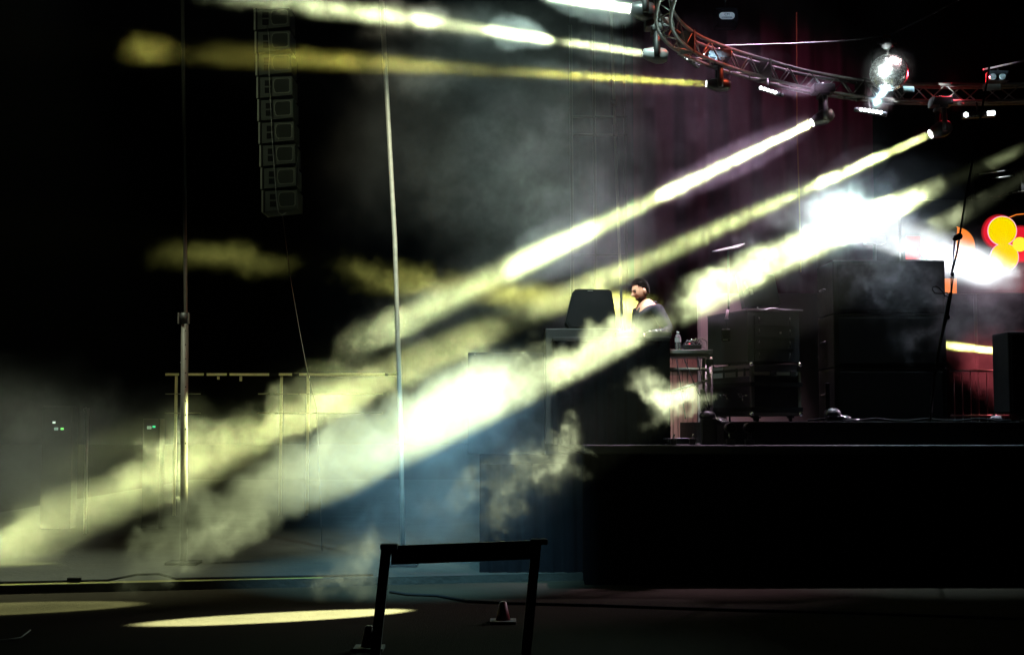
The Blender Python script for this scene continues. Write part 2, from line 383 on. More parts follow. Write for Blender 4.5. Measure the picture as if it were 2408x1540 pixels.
led_bar(P(2016, 256, 15.7), P(2081, 266, 15.7), 8, (1, 2, 3, 4, 5, 6), .018, 'led bar with six lit lamps right below the mirror ball', BALL + Vector((.02, 0, -.1)), 8000)
led_bar(P(2272, 270, 15.8), P(2335, 266, 15.8), 8, (0, 6, 7), .027, 'led bar with lamps lit only at its ends, right of the mirror ball', BALL + Vector((.3, .3, 0)), 1500)
# ------------------------------------------------------------------ mirror ball
BR = 44.0 / F * 15.9
mb = thing('mirror_ball', BALL, 'glittering mirror ball hanging on a rope in front of the truss', 'mirror ball')
mirror = mat('mirror_tiles', (.85, .90, .88), .26, 1, .05, 40)
MB().ball(BALL, BR * .985, 40).build('core', mat('ball_core', (.1, .1, .1), .5, .6), mb)
b = MB(); rr = random.Random(4); NL = 34
for i in range(1, NL - 1):
    th0 = math.pi * i / NL; th1 = math.pi * (i + .93) / NL; nn = max(6, int(2 * NL * math.sin((th0 + th1) / 2)))
    for k in range(nn):
        a0 = math.tau * k / nn; a1 = math.tau * (k + .93) / nn
        q = [Vector((math.sin(t) * math.cos(a), math.sin(t) * math.sin(a), math.cos(t))) for t, a in ((th0, a0), (th0, a1), (th1, a1), (th1, a0))]
        cc = sum(q, Vector()) / 4; e = Matrix.Rotation(rr.gauss(0, .06), 3, Vector((rr.random() - .5, rr.random() - .5, rr.random() - .5)).normalized())
        b.face([BALL + (cc + e @ (v - cc)).normalized() * 0 + ((cc + e @ (v - cc)) * BR * 1.012) for v in q])
b.build('mirror_tiles', mirror, mb)
b = MB(); top = BALL + Vector((0, 0, BR))
b.tube([top - Vector((0, 0, .01)), top + Vector((0, 0, .02))], .03, 14)
for k in range(5):
    c = top + Vector((0, 0, .03 + k * .026)); n = 10
    b.tube([c + Vector(((math.cos(j / n * math.tau) * .009) if k % 2 else 0, 0 if k % 2 else math.cos(j / n * math.tau) * .009, math.sin(j / n * math.tau) * .017)) for j in range(n + 1)], .0035, 6)
b.build('chain', CHROME, mb)
MO = P(2086, 106, 15.9)
mo = thing('ball_motor', MO, 'small grey motor strapped to the rope above the mirror ball', 'motor')
b = MB(); b.tube([MO + Vector((0, 0, -.055)), MO + Vector((0, 0, -.03)), MO + Vector((0, 0, -.025)), MO + Vector((0, 0, .03))], [.032, .05, .066, .068], 20)
b.box(MO + Vector((-.085, 0, .02)), (.05, .03, .02), bev=.004); b.box(MO + Vector((.085, 0, .02)), (.05, .03, .02), bev=.004)
b.build('housing', mat('motor_grey', (.35, .35, .36), .45, .3), mo)
b = MB()
for dx in (-.05, -.015, .02, .05):
    b.tube([MO + Vector((dx, 0, .03)), MO + Vector((dx * .6, .01, .09)), MO + Vector((dx * 1.3, 0, .13))], .007, 6)
b.build('strap', mat('white_strap', (.7, .68, .64)), mo)
MB().box(MO + Vector((0, .01, .10)), (.09, .04, .035), bev=.006).build('buckle', mat('orange_tape', (.75, .3, .03)), mo)
rp = MB(); rp.tube([P(1700, 108, 16.4), P(1870, 103, 16.2), P(1985, 97, 16.05), P(2075, 86, 15.9), P(2098, 80, 15.9), P(2180, 40, 15.7), P(2250, 3, 15.5), P(2330, -45, 15.3)], .0085, 8)
tag(rp.build('suspension_rope', mat('grey_rope', (.75, .75, .75), .8, 0, .4, 60)), 'thin grey rope holding the mirror ball and rising to the right', 'rope')

# ------------------------------------------------------------------ blinder, plates, rod
bl = thing('blinder_light', P(2346, 181, 16.2), 'unlit two lamp blinder above the truss at the right edge', 'stage light')
MB().box(P(2346, 181, 16.32), (.24, .14, .12), bev=.01).build('housing', BLKMET, bl)
for px_ in (2335, 2357):
    c = P(px_, 181, 16.22); m = MB(); m.tube([c + Vector((0, .03, 0)), c + Vector((0, -.012, 0)), c + Vector((0, -.018, 0))], [.036, .038, .03], 18); m.build('lamp', mat('silver_lamp', (.5, .52, .5), .25, .6), bl)
MB().tube([P(2346, 172, 16.32), P(2346, 155, 16.32)], .01, 8).build('bracket', BLKMET, bl)
b = MB(); b.tube([P(2312, 164, 16.3), P(2412, 143, 16.2)], .012, 8)
tag(b.build('hanging_pipe', mat('reddish_pipe', (.35, .2, .18), .5, .5)), 'thin sloping pipe above the unlit blinder', 'pipe')
b = MB(); b.box(P(2332, 206, 16.3), (.21, .012, .075), Matrix.Rotation(-.06, 3, 'Y'), bev=.003)
tag(b.build('sign_plate', mat('pale_plate', (.42, .46, .42), .7, 0, .2)), 'pale blank plate fixed on the truss below the blinder', 'plate')
b = MB(); b.box(P(2137, 211, 16.25), (.13, .012, .07), bev=.003)
tag(b.build('sign_plate', mat('pale_plate', (.42, .46, .42))), 'pale blank plate on the truss right behind the mirror ball', 'plate')

# ------------------------------------------------------------------ chain hoist with oval badge
hp = P(1710, 37, 17.5)
ho = thing('chain_hoist', hp, 'black chain hoist with a pale oval badge reading CM', 'hoist')
MB().box(hp + Vector((0, .16, 0)), (.30, .24, .26), bev=.05).build('body', mat('black_matt', (.003, .003, .004), .95, 0, 0, 8, 0), ho)
W2, H2 = .098, .045; pts = []
for k in range(32):
    a = math.tau * k / 32; pts.append(hp + Vector(((W2 - H2) * (1 if math.cos(a) > 0 else -1) + H2 * math.cos(a), .018, H2 * math.sin(a))))
bd = MB().prism(pts, (0, -.006, 0)).build('badge', mat('badge_grey', (.50, .42, .44), .6, 0, .1), ho)
text_mesh('lettering', 'CM', .045, facing(hp + Vector((0, .010, .016))), BLACK, bd)
text_mesh('lettering', 'LODESTAR', .026, facing(hp + Vector((0, .010, -.022))), BLACK, bd)
MB().tube([hp + Vector((0, .16, .14)), hp + Vector((0, .16, 1.5))], .007, 6).build('chain', BLKMET, ho)

# ------------------------------------------------------------------ poles
POLEM = mat('pole_steel', (.20, .19, .16), .55, .4, .3, 20)
def pole(label, pts, r, extra=None, m=POLEM):
    t = thing('steel_pole', pts[-1], label, 'pole', 'tall steel poles standing beside the stage')
    MB().tube(pts, r, 16).build('tube', m, t); return t
p1 = pole('leftmost steel pole with a thick drilled lower sleeve and collar', [P(429, -30, 15.6), P(437, 742, 15.6), Vector((X(439, 15.6), 15.6, .3))], .021, m=mat('dull_steel', (.10, .095, .085), .55, .4, .3, 20))
sl = [P(434.5, 736, 15.6), Vector((X(437, 15.6), 15.6, .08))]
s1 = MB().tube(sl, .041, 20).build('sleeve', mat('sleeve_steel', (.07, .063, .055), .6, .3, .3, 20), p1)
for k in range(9):
    c = P(438.5, 778 + 33 * k, 15.6) + Vector((.0, -.040, 0)); MB().disc(c, (.05, -1, 0), .0085, 12).build('pin_hole', BLACK, s1)
b = MB(); c = P(434, 749, 15.6)
b.tube([c + Vector((0, 0, .06)), c - Vector((0, 0, .06))], .048, 20); b.build('collar', BLKMET, p1)
for dx in (-.062, .05):
    MB().box(c + Vector((dx, -.012, 0)), (.016, .05, .12), bev=.003).build('clamp_plate', STEEL, p1)
MB().tube([P(424, 852, 15.6), P(432, 852, 15.58)], .006, 6).build('locking_pin', STEEL, p1)
MB().box((X(437, 15.6), 15.6, .10), (.34, .34, .03), bev=.004).build('base_plate', RUBBER, p1)
p2 = pole('bright steel pole in the middle, crossed by the slanted beams', [P(896, -30, 15.4), P(905, 140, 15.4), P(928, 560, 15.4), P(943, 1010, 15.4), Vector((X(950, 15.4), 15.4, .08))], .0265)
MB().box((X(950, 15.4), 15.4, .10), (.32, .32, .03), bev=.004).build('base_plate', RUBBER, p2)
p3 = pole('thin far pole above the monitor speaker with two dark clamps', [P(1435, -20, 18), P(1447, 330, 18), P(1461, 700, 18), Vector((X(1466, 18), 18, 1.42))], .018)
for y0, y1, xx in ((236, 250, 1443), (294, 322, 1446)):
    MB().tube([P(xx, y0, 18), P(xx + 1, y1, 18)], .036, 12).build('clamp', BLKMET, p3)
t = MB(); t.tube([P(1873, 30, 20.4), P(1874, 300, 20.4), P(1880, 480, 20.4), P(1883, 640, 20.4)], .010, 6)
tag(t.build('hanging_cable', mat('orange_cable', (.3, .12, .05), .6)), 'thin orange cable hanging straight down before the curtain', 'cable')
# scaffold tower behind
sc = thing('tower_scaffold', (X(1410, 19.4), 19.4, 0), 'dark scaffold tower standing before the narrow drape', 'scaffold')
for q in (1350, 1405, 1478):
    MB().tube([(X(q, 19.4), 19.4, 0), (X(q - 6, 19.4), 19.4, 7.2)], .022, 8).build('upright', BLKMET, sc)
for yy in (275, 318, 600):
    MB().tube([(X(1350, 19.4), 19.4, Z(yy, 19.4)), (X(1478, 19.4), 19.4, Z(yy, 19.4))], .02, 8).build('cross_tube', BLKMET, sc)

# ------------------------------------------------------------------ line array
YA = 17.0
def la_cab(k):
    yt = 20 + 53.4 * k; xl = 598 + 1.85 * k + .05 * k * k
    t = thing('line_array_speaker', P(xl + 45, yt + 26, YA), '', 'speaker', 'line array speakers in the hanging column')
    lab = ['topmost speaker of the hanging line array', 'second speaker from the top of the hanging array', 'third speaker from the top, where the yellow beam crosses the array',
           'fourth speaker from the top, just below the yellow beam', 'fifth speaker down, middle one of the hanging array', 'sixth speaker from the top of the hanging array',
           'seventh speaker down in the hanging array', 'eighth speaker, next to the lowest in the array', 'lowest speaker at the foot of the hanging array'][k]
    t['label'] = lab
    def q(u, v, dy=0.): # u 0..90 across, v 0..53 down
        w_ = u / 90.
        return P(xl + u * .94, yt + v - 1.5 * w_ + (.0) , YA) + Vector((0, dy, 0))
    # wedge cabinet: lower edge rises to the right
    body = [q(3, 3), q(88, 1), q(88, 44), q(3, 51)]
    bd = MB().prism(body, (0, .45, 0)).build('cabinet', GREYC, t)
    MB().prism([q(-1, 2, -.01), q(3.4, 2, -.01), q(3.4, 52, -.01), q(-1, 52, -.01)], (0, .45, 0)).build('rigging_rail', mat('grey_rail', (.3, .3, .27), .5, .5), t)
    MB().prism([q(3.6, 1, -.014), q(8, 1, -.014), q(8, 53, -.014), q(3.6, 53, -.014)], (0, .02, 0)).build('front_slot', BLACK, t)
    for v0 in (10, 27):
        MB().prism([q(20, v0, -.006), q(36, v0, -.006), q(36, v0 + 13, -.006), q(20, v0 + 13, -.006)], (0, .02, 0)).build('handle_recess', BLACK, t)
    o = [(48, 6), (80, 5), (84, 8), (84, 36), (80, 40), (48, 41), (43, 37), (43, 32), (41, 30), (41, 14), (43, 12), (43, 9)]
    pr = MB().prism([q(a_, b_, -.012) for a_, b_ in o], (0, .02, 0)).build('side_panel_rim', mat('rim_grey', (.22, .23, .20), .5, .2), t)
    cx, cy_ = 62.5, 23
    MB().prism([q(cx + (a_ - cx) * .9, cy_ + (b_ - cy_) * .9, -.016) for a_, b_ in o], (0, .01, 0)).build('side_panel', GREYF, t)
    return t
for k in range(9): la_cab(k)
b = MB(); b.tube([P(628, 60, 16.9), P(631, 80, 16.88), P(634, 130, 16.86), P(632, 160, 16.87), P(634, 200, 16.9), P(640, 330, 16.9), P(650, 470, 16.9), P(655, 500, 16.9), P(663, 506, 16.9), P(673, 500, 16.9)], .006, 6)
tag(b.build('speaker_cable', STEEL), 'shiny cable running down the face of the hanging array', 'cable')
b = MB(); b.tube([P(664, 505, 17), P(676, 600, 17), P(682, 650, 17), P(703, 770, 17), P(722, 870, 17), P(745, 960, 17), Vector((X(760, 17), 17, .1))], .005, 5)
tag(b.build('tie_line', mat('dark_cord', (.07, .07, .06))), 'thin dark cord trailing from the foot of the array to the ground', 'cord')
b = MB(); b.tube([P(683, 130, 17.2), P(684, 200, 17.2), P(690, 230, 17.2), P(688, 300, 17.2), P(700, 380, 17.2), P(702, 400, 17.2), P(698, 440, 17.2), P(700, 470, 17.2), P(694, 485, 17.2)], .007, 6)
tag(b.build('back_cable', STEEL), 'loose cable looping behind the hanging array', 'cable')
# ================================================================== things on the stage
def slab(name, label, cat, x0, x1, y0, y1, zb, zt, m, bev=.012, group=None):
    t = thing(name, ((x0 + x1) / 2, (y0 + y1) / 2, zb), label, cat, group)
    MB().box(((x0 + x1) / 2, (y0 + y1) / 2, (zb + zt) / 2), (x1 - x0, y1 - y0, zt - zb), bev=bev).build('cabinet', m, t)
    return t
DK = 1.4
GRL = mat('speaker_grille', (.003, .003, .004), .8, 0, .4, 90, .1)
# DJ table
YB = 14.78
zt = Z(793, YB); xa, xb = X(1300, YB), X(1577, YB)
t = thing('dj_booth', ((xa + xb) / 2, 15.08, DK), 'black cloth covered booth that the man stands behind', 'booth')
MB().box(((xa + xb) / 2, 15.08, zt - .02), (xb - xa, .62, .04), bev=.006).build('table_top', BLACK, t)
pleats(xa, xb, 14.78, DK, zt - .04, .018, .16, 90, CLOTH, 'front_cloth', t, 2)
MB().box((xb - .012, 15.08, (DK + zt) / 2 - .02), (.012, .56, zt - DK - .05)).build('side_cloth', CLOTH, t)
# players and mixer on the booth
for px_, w_, nm, lb in ((1478, .30, 'media_player', 'black media player nearest the man on the booth'), (1548, .26, 'dj_mixer', 'black mixer at the right end of the booth')):
    xx = X(px_, 15.08); d = thing(nm, (xx, 15.08, zt), lb, 'player' if 'player' in nm else 'mixer')
    MB().box((xx, 15.08, zt + .035), (w_, .36, .07), bev=.008).build('casing', BLKMET, d)
    b = MB(); b.tube([(xx - .02, 15.04, zt + .07), (xx - .02, 15.04, zt + .085)], .075 if 'player' in nm else .02, 24); b.build('jog_wheel' if 'player' in nm else 'volume_knob', STEEL, d)
    for k in range(4):
        MB().tube([(xx - .1 + k * .06, 14.94, zt + .07), (xx - .1 + k * .06, 14.94, zt + .085)], .011, 10).build('knob', CHROME, d)
# monitor speaker silhouette
YM = 15.25
o = [(1330, 757), (1345, 690), (1352, 681), (1360, 679.5), (1432, 681), (1438, 685), (1444, 716), (1448, 745), (1448, 772), (1340, 772)]
t = thing('monitor_speaker', P(1394, 772, YM), 'black monitor speaker with slanted sides standing left of the man', 'speaker')
MB().prism([P(a_, b_, YM) for a_, b_ in o], (0, .42, 0)).build('cabinet', mat('black_cabinet', (.003, .003, .004), .7, 0, .3, 8, .08), t)
cx, cy_ = 1394, 727
MB().prism([P(cx + (a_ - cx) * .93, cy_ + (b_ - cy_) * .93, YM) + Vector((0, -.008, 0)) for a_, b_ in o], (0, .006, 0)).build('grille', GRL, t)
MB().box(P(1388, 684, YM) + Vector((0, -.012, 0)), (.06, .004, .006)).build('badge', mat('dim_badge', (.06, .06, .06)), t)
zp = Z(772, YM)
slab('subwoofer', 'black subwoofer carrying the monitor speaker', 'speaker', X(1283, YM), X(1462, YM), YM - .02, YM + .6, DK, zp - .002, BLACK)
t = slab('road_case', 'low dark road case with a sparkle on its lid left of the booth', 'case', X(1100, 15.0), X(1281, 15.0), 14.98, 15.6, 1.3, Z(829, 15.0), CLOTH)
MB().box(P(1117, 832, 14.97), (.025, .01, .02), bev=.003).build('latch_or_sparkle', CHROME, t)  # sparkle on the lid put in as a small chrome block
# side table with pipes
YT = 15.1
xa, xb = X(1560, YT), X(1678, YT); z1 = Z(822, YT); z0 = Z(843, YT)
t = thing('side_table', ((xa + xb) / 2, YT + .25, DK), 'grey work table on pipe legs right of the booth', 'table')
TG = mat('table_grey', (.25, .24, .24), .5, .4, .3)
b = MB(); b.box(((xa + xb) / 2, YT + .25, z1 - .02), (xb - xa, .5, .04), bev=.004); b.box(((xa + xb) / 2 - .02, YT + .25, z0 + .045), (xb - xa - .04, .46, .05), bev=.004)
b.build('table_top', TG, t)
for yy in (YT + .06, YT + .44):
    MB().tube([(X(1672, YT), yy, DK), (X(1672, YT), yy, z0 + .02)], .032, 14).build('leg', mat('pipe_grey', (.42, .38, .37), .35, .8, .2), t)
    MB().tube([(X(1566, YT), yy, DK), (X(1566, YT), yy, z0 + .02)], .032, 14).build('leg', mat('pipe_grey', (.4, .4, .4)), t)
PG = mat('pipe_grey', (.4, .4, .4))
b = MB(); b.tube([P(1566, 868, YT + .02), P(1655, 868, YT + .02), P(1664, 871, YT + .02), P(1668, 880, YT + .02), P(1668, 958, YT + .02)], .017, 12); b.build('cross_pipe', PG, t)
b = MB(); b.tube([P(1570, 923, YT + .04), P(1668, 893, YT + .04)], .015, 12); b.build('brace_pipe', PG, t)
MB().box(P(1669, 851, YT + .02), (.07, .08, .06), bev=.006).build('pipe_clamp', BLKMET, t)
for k, (q0, q1, q2) in enumerate((((1590, 842), (1600, 900), (1612, 985)), ((1608, 842), (1640, 920), (1672, 975)), ((1640, 838), (1652, 900), (1668, 960)))):
    b = MB(); b.tube([P(*q0, YT - .03), P(*q1, YT - .05), P(*q2, YT - .02)], .006, 6)
    tag(b.build('hanging_cable', RUBBER), ['black cable hanging from the left of the side table', 'black cable hanging aslant under the middle of the side table', 'black cable hanging beside the right leg of the side table'][k], 'cable')
# bottle
bp_ = P(1594.5, 822, YT + .1); bp_.z = z1 + .001
CLR = bpy.data.materials.new('clear_plastic'); CLR.use_nodes = True; bb = CLR.node_tree.nodes['Principled BSDF']
bb.inputs['Transmission Weight'].default_value = .85; bb.inputs['Roughness'].default_value = .12; bb.inputs['IOR'].default_value = 1.33; bb.inputs['Base Color'].default_value = (.9, .85, .88, 1)
t = thing('water_bottle', bp_, 'clear plastic water bottle standing on the side table', 'bottle')
prof = [(0, .030), (.01, .034), (.03, .030), (.05, .034), (.08, .033), (.13, .034), (.15, .030), (.172, .014), (.182, .013)]
MB().tube([bp_ + Vector((0, 0, h)) for h, r in prof], [r for h, r in prof], 18).build('body', CLR, t)
MB().tube([bp_ + Vector((0, 0, .182)), bp_ + Vector((0, 0, .198))], .0145, 14).build('cap', WHITE, t)
MB().tube([bp_ + Vector((0, 0, .085)), bp_ + Vector((0, 0, .13))], .0348, 18, False).build('label_band', mat('bottle_label', (.5, .42, .46)), t)
# small mixer
c = P(1626, 822, YT + .15); c.z = z1
t = thing('small_mixer', c, 'small mixing desk with knobs and plugged cables on the side table', 'mixer')
MB().box(c + Vector((0, 0, .035)), (.2, .2, .05), bev=.008).build('casing', BLKMET, t)
rr = random.Random(2)
for i in range(5):
    for j in range(2):
        MB().tube([c + Vector((-.08 + .04 * i, -.06 + .06 * j, .06)), c + Vector((-.08 + .04 * i, -.06 + .06 * j, .078))], .008, 8).build('knob', CHROME if rr.random() < .5 else BLACK, t)
MB().box(c + Vector((-.03, -.085, .067)), (.012, .012, .012)).build('red_button', glow('red_led', (1, .05, .08), 1.5), t)
b = MB()
for k in range(4):
    b.tube([c + Vector((-.06 + .04 * k, .04, .06)), c + Vector((-.05 + .05 * k, .02, .11 + .01 * k)), c + Vector((.02 + .05 * k, .06, .10)), c + Vector((.08 + .03 * k, .1, .02))], .005, 6)
b.build('plug_lead', CHROME, t)

# rack behind, wedge on it
def rotbox(px0, px1, pyt, pyb, Y, W, D, al, grow=0.):
    """plan corner points of a turned case whose near corner is seen at px1"""
    C_ = P(px1, 990, Y); a = R(al); u = Vector((math.cos(a), math.sin(a), 0)); v = Vector((-math.sin(a), math.cos(a), 0))
    C_.z = 0
    return C_, u, v
def casebox(mb, C_, u, v, a0, a1, b0, b1, z0, z1, bev=0):
    p = [C_ + u * a + v * b_ for a, b_ in ((a0, b0), (a1, b0), (a1, b1), (a0, b1))]
    mb.prism([Vector((q.x, q.y, z0)) for q in p], (0, 0, z1 - z0))
YC = 15.2
C_, u, v = rotbox(1700, 1768, 856, 979, YC, .6, .9, 19)
W_, D_ = .60, .92
zb, zt = Z(978, YC), Z(856, YC)
t = thing('flight_case', C_ + Vector((0, 0, RT)), 'black flight case with aluminium edges on castors in front of the pale panel', 'case')
m_ = MB(); casebox(m_, C_, u, v, 0, W_, 0, D_, zb, zt); m_.build('body', mat('case_black', (.035, .035, .038), .45, 0, .2), t)
def rail(a0, a1, b0, b1, za, zb_, nm, mm):
    q = MB(); casebox(q, C_, u, v, a0, a1, b0, b1, za, zb_); q.build(nm, mm, t)
e = .012
zz = lambda py: Z(py, YC)
AL2 = mat('case_edge_lit', (.62, .56, .56), .5, .35, .2, 20); ALD = mat('case_edge_dim', (.25, .26, .21), .5, .5, .3, 20)  # one aluminium: lit rails and dimmer rails put into two colours
for (py0, py1) in ((857, 865), (872, 884)):
    rail(-e, 0, .03, .60, zz(py1), zz(py0), 'edge_rail', AL2); rail(-e, 0, .64, D_ - .02, zz(py1), zz(py0), 'edge_rail', AL2)
rail(.03, W_ - .03, -e, 0, zz(882), zz(874), 'edge_rail', ALD); rail(.02, W_ - .02, -e, 0, zz(976), zz(970), 'edge_rail', ALD)
rail(-.004, .034, -.006, .034, zb, zt - .01, 'corner_rail', ALD); rail(W_ - .03, W_ + .006, -.006, .03, zb, zt - .01, 'corner_rail', ALD); rail(-.006, .03, D_ - .03, D_ + .004, zb, zt - .01, 'corner_rail', ALD)
for za in (903, 962):
    rail(-.02, W_ + .02, -.02, D_ + .02, zz(za + 5), zz(za - 5), 'bumper_band', BLACK)
for (a_, b_) in ((0, 0), (W_, 0), (0, D_)):
    for z_ in (zt, zb + .02):
        q = MB(); c = C_ + u * a_ + v * b_; q.ball((c.x, c.y, z_), .026, 14); q.build('ball_corner', CHROME, t)
for a_ in (.26, .50):
    q = MB(); c = C_ + u * a_ - v * .02; ang = R(19)
    q.box((c.x, c.y, zz(878)), (.07, .012, .07), Matrix.Rotation(ang, 3, 'Z'), bev=.004); q.build('latch_or_sparkle', BLKMET, t)
for b_ in (.12, .3, .6):
    q = MB(); c = C_ + v * b_ - u * .018
    q.box((c.x, c.y, zz(874)), (.012, .03, .09), Matrix.Rotation(R(19), 3, 'Z'), bev=.003); q.build('hinge', BLKMET, t)
rr = random.Random(9); q = MB()
for gx in (.18, .62):
    for k in range(9):
        c = C_ + v * (gx + rr.uniform(-.1, .12)) - u * .006
        q.ball((c.x, c.y, zz(925 + rr.uniform(0, 16))), rr.uniform(.004, .009), 8)
q.build('led_clusters', CHROME, t)  # two clusters of LEDs, stood in for by chrome dots
TXT = mat('stencil_grey', (.10, .10, .10), .8)
for s_, py in (('NEWA', 917), ('JMH', 933)):
    c = C_ + u * .36 - v * .004
    M = Matrix.Translation(Vector((c.x, c.y, zz(py)))) @ Matrix.Rotation(R(19), 4, 'Z') @ Matrix.Rotation(math.pi / 2, 4, 'X')
    text_mesh('lettering', s_, .085, M, TXT, t)
for (a_, b_) in ((.08, .08), (W_ - .08, .08), (.08, D_ - .1), (W_ - .08, D_ - .1)):
    c = C_ + u * a_ + v * b_; q = MB(); zc = RT + .036
    q.tube([(c.x - .015, c.y, zc), (c.x + .015, c.y, zc)], .034, 16); q.tube([(c.x, c.y, zc), (c.x, c.y, zb)], .012, 8); q.box((c.x, c.y, zb - .012), (.07, .07, .02))
    q.build('castor', BLKMET, t)
# black rack on top
t2 = thing('equipment_rack', C_ + v * .1 + Vector((0, 0, zt)), 'tall black equipment rack standing on the flight case', 'rack')
q = MB(); casebox(q, C_, u, v, -.03, W_ + .01, .02, D_ + .04, zt + .03, Z(731, YC)); q.build('cabinet', mat('rack_black', (.03, .033, .038), .6, 0, .3), t2)
q = MB(); casebox(q, C_, u, v, -.035, W_ + .02, .012, D_ + .045, Z(731, YC), Z(728, YC)); q.build('top_edge', mat('rack_edge', (.12, .12, .12), .4, .5), t2)
for k in range(4):
    q = MB(); casebox(q, C_, u, v, .05, W_ - .06, .006, .02, Z(848 - k * 28, YC), Z(826 - k * 28, YC)); q.build('rack_panel', mat('rack_panel', (.04, .045, .05), .45, .4, .3), t2)
    for a_ in (.10, W_ - .12):
        q = MB(); c = C_ + u * a_ - v * .004; q.tube([(c.x, c.y, Z(843 - 28 * k, YC)), (c.x - .003, c.y - .02, Z(840 - 28 * k, YC)), (c.x - .003, c.y - .02, Z(833 - 28 * k, YC)), (c.x, c.y, Z(830 - 28 * k, YC))], .004, 6)
        q.build('handle', BLKMET, t2)
c = C_ + u * .36 - v * .006; q = MB(); q.box((c.x, c.y, Z(781, YC)), (.022, .004, .022), Matrix.Rotation(R(19), 3, 'Z')); q.build('small_sticker', WHITE, t2)
b = MB(); b.tube([P(1781, 722, 15.1), P(1784, 728, 15.1), P(1800, 728, 15.12), P(1815, 724, 15.12), P(1830, 728, 15.12), P(1888, 730, 15.2)], .006, 6)
tag(b.build('loose_cable', STEEL), 'pale cable lying along the top of the black rack', 'cable')
t3 = thing('wedge_speaker', P(1790, 724, 15.3), 'grey wedge speaker with two labels on top of the black rack', 'speaker')
o = [(1736, 640), (1820, 646), (1836, 716), (1752, 722)]
MB().prism([P(a_, b_, 15.3) for a_, b_ in o], (.02, .34, .0)).build('cabinet', mat('wedge_grey', (.22, .24, .24), .7, 0, .15, 10), t3)
MB().prism([P(a_, b_, 15.29) for a_, b_ in ((1738, 641), (1790, 643), (1757, 677), (1747, 690))], (0, -.004, 0)).build('lit_side_patch', mat('lit_side_patch', (.55, .46, .42), .7, 0, .15), t3)  # white light falling on this side, put into a paler patch
for pp in (((1748, 665), (1752, 661), (1760, 675), (1756, 680)), ((1762, 681), (1769, 680), (1772, 692), (1766, 694))):
    MB().prism([P(a_, b_, 15.285) for a_, b_ in pp], (0, -.004, 0)).build('label_sheet', WHITE, t3)
b = MB(); b.prism([P(1674, 593, 16.0), P(1752, 574, 16.0), P(1735, 584, 15.8), P(1690, 592, 15.8)], (0, 0, .012))
t = thing('tilted_panel', P(1712, 585, 16.0), 'thin pale tilted panel on a slim stand above the black rack', 'panel')
b.build('panel', mat('panel_grey', (.35, .38, .33), .6, 0, .2), t)
MB().tube([P(1712, 588, 15.9), Vector((P(1712, 588, 15.9).x, 15.9, DK))], .012, 8).build('stand', BLKMET, t)
t = thing('hanging_torch', P(1710, 739, 14.95), 'pale hand torch hanging on a cord before the black rack', 'torch')
MB().tube([P(1712, 728, 14.95), P(1709, 744, 14.95), P(1708.6, 750, 14.95)], [.014, .016, .02], 12).build('barrel', mat('torch_pink', (.75, .6, .58), .4), t)
MB().tube([P(1716, 706, 14.97), P(1714, 716, 14.97), P(1712, 728, 14.95)], .004, 6).build('cord', BLACK, t)
t = thing('clip_box', P(1707, 790, 14.97), 'small black box with a pale tab hanging at the side of the rack', 'box')
MB().box(P(1707, 788, 14.97), (.10, .05, .14), bev=.02).build('body', BLACK, t)
MB().box(P(1706, 799, 14.94), (.05, .006, .014), bev=.003).build('tab', mat('tab_grey', (.4, .4, .42)), t)
MB().tube([P(1709, 752, 14.96), P(1709, 776, 14.97)], .004, 6).build('cord', BLACK, t)

# stacked subwoofers
lb = ['topmost of the three big black cabinets stacked right of the rack', 'middle one of the three big black stacked cabinets', 'lowest of the three big black cabinets, on the riser']
YS = 15.35; xa, xb = X(1964, YS), X(2230, YS); zt = Z(612, YS)
hh = (zt - RT) / 3
for k in range(3):
    z0 = RT + hh * (2 - k)
    t = slab('subwoofer', lb[k], 'speaker', xa, xb, YS, YS + .8, z0 + .002, z0 + hh - .002, mat('sub_black', (.004, .004, .005), .75, 0, .3, 10, .12), .015, 'stacked black subwoofers')
    MB().box(((xa + xb) / 2, YS - .008, z0 + hh / 2), (xb - xa - .1, .01, hh - .09), bev=.004).build('grille', GRL, t)
    MB().tube([(xa - .015, YS + .3, z0 + hh * .5), (xa - .035, YS + .32, z0 + hh * .5), (xa - .035, YS + .5, z0 + hh * .5), (xa - .015, YS + .52, z0 + hh * .5)], .012, 8).build('handle', BLKMET, t)
t = slab('side_speaker', 'black speaker cut by the right edge of the picture', 'speaker', X(2375, 14.9), X(2480, 14.9), 14.9, 15.4, Z(972, 14.9), Z(779, 14.9), mat('sub_black', (.016, .017, .02)), .02)
MB().box(((X(2375, 14.9) + X(2480, 14.9)) / 2, 14.892, (Z(972, 14.9) + Z(779, 14.9)) / 2), (X(2480, 14.9) - X(2375, 14.9) - .06, .01, .82), bev=.004).build('grille', GRL, t)
MB().tube([(X(2425, 14.9), 15.15, RT), (X(2425, 14.9), 15.15, Z(972, 14.9) + .01)], .03, 12).build('stand_pole', BLKMET, t)
MB().box((X(2425, 14.9), 15.15, RT + .012), (.4, .4, .02)).build('base_plate', BLKMET, t)
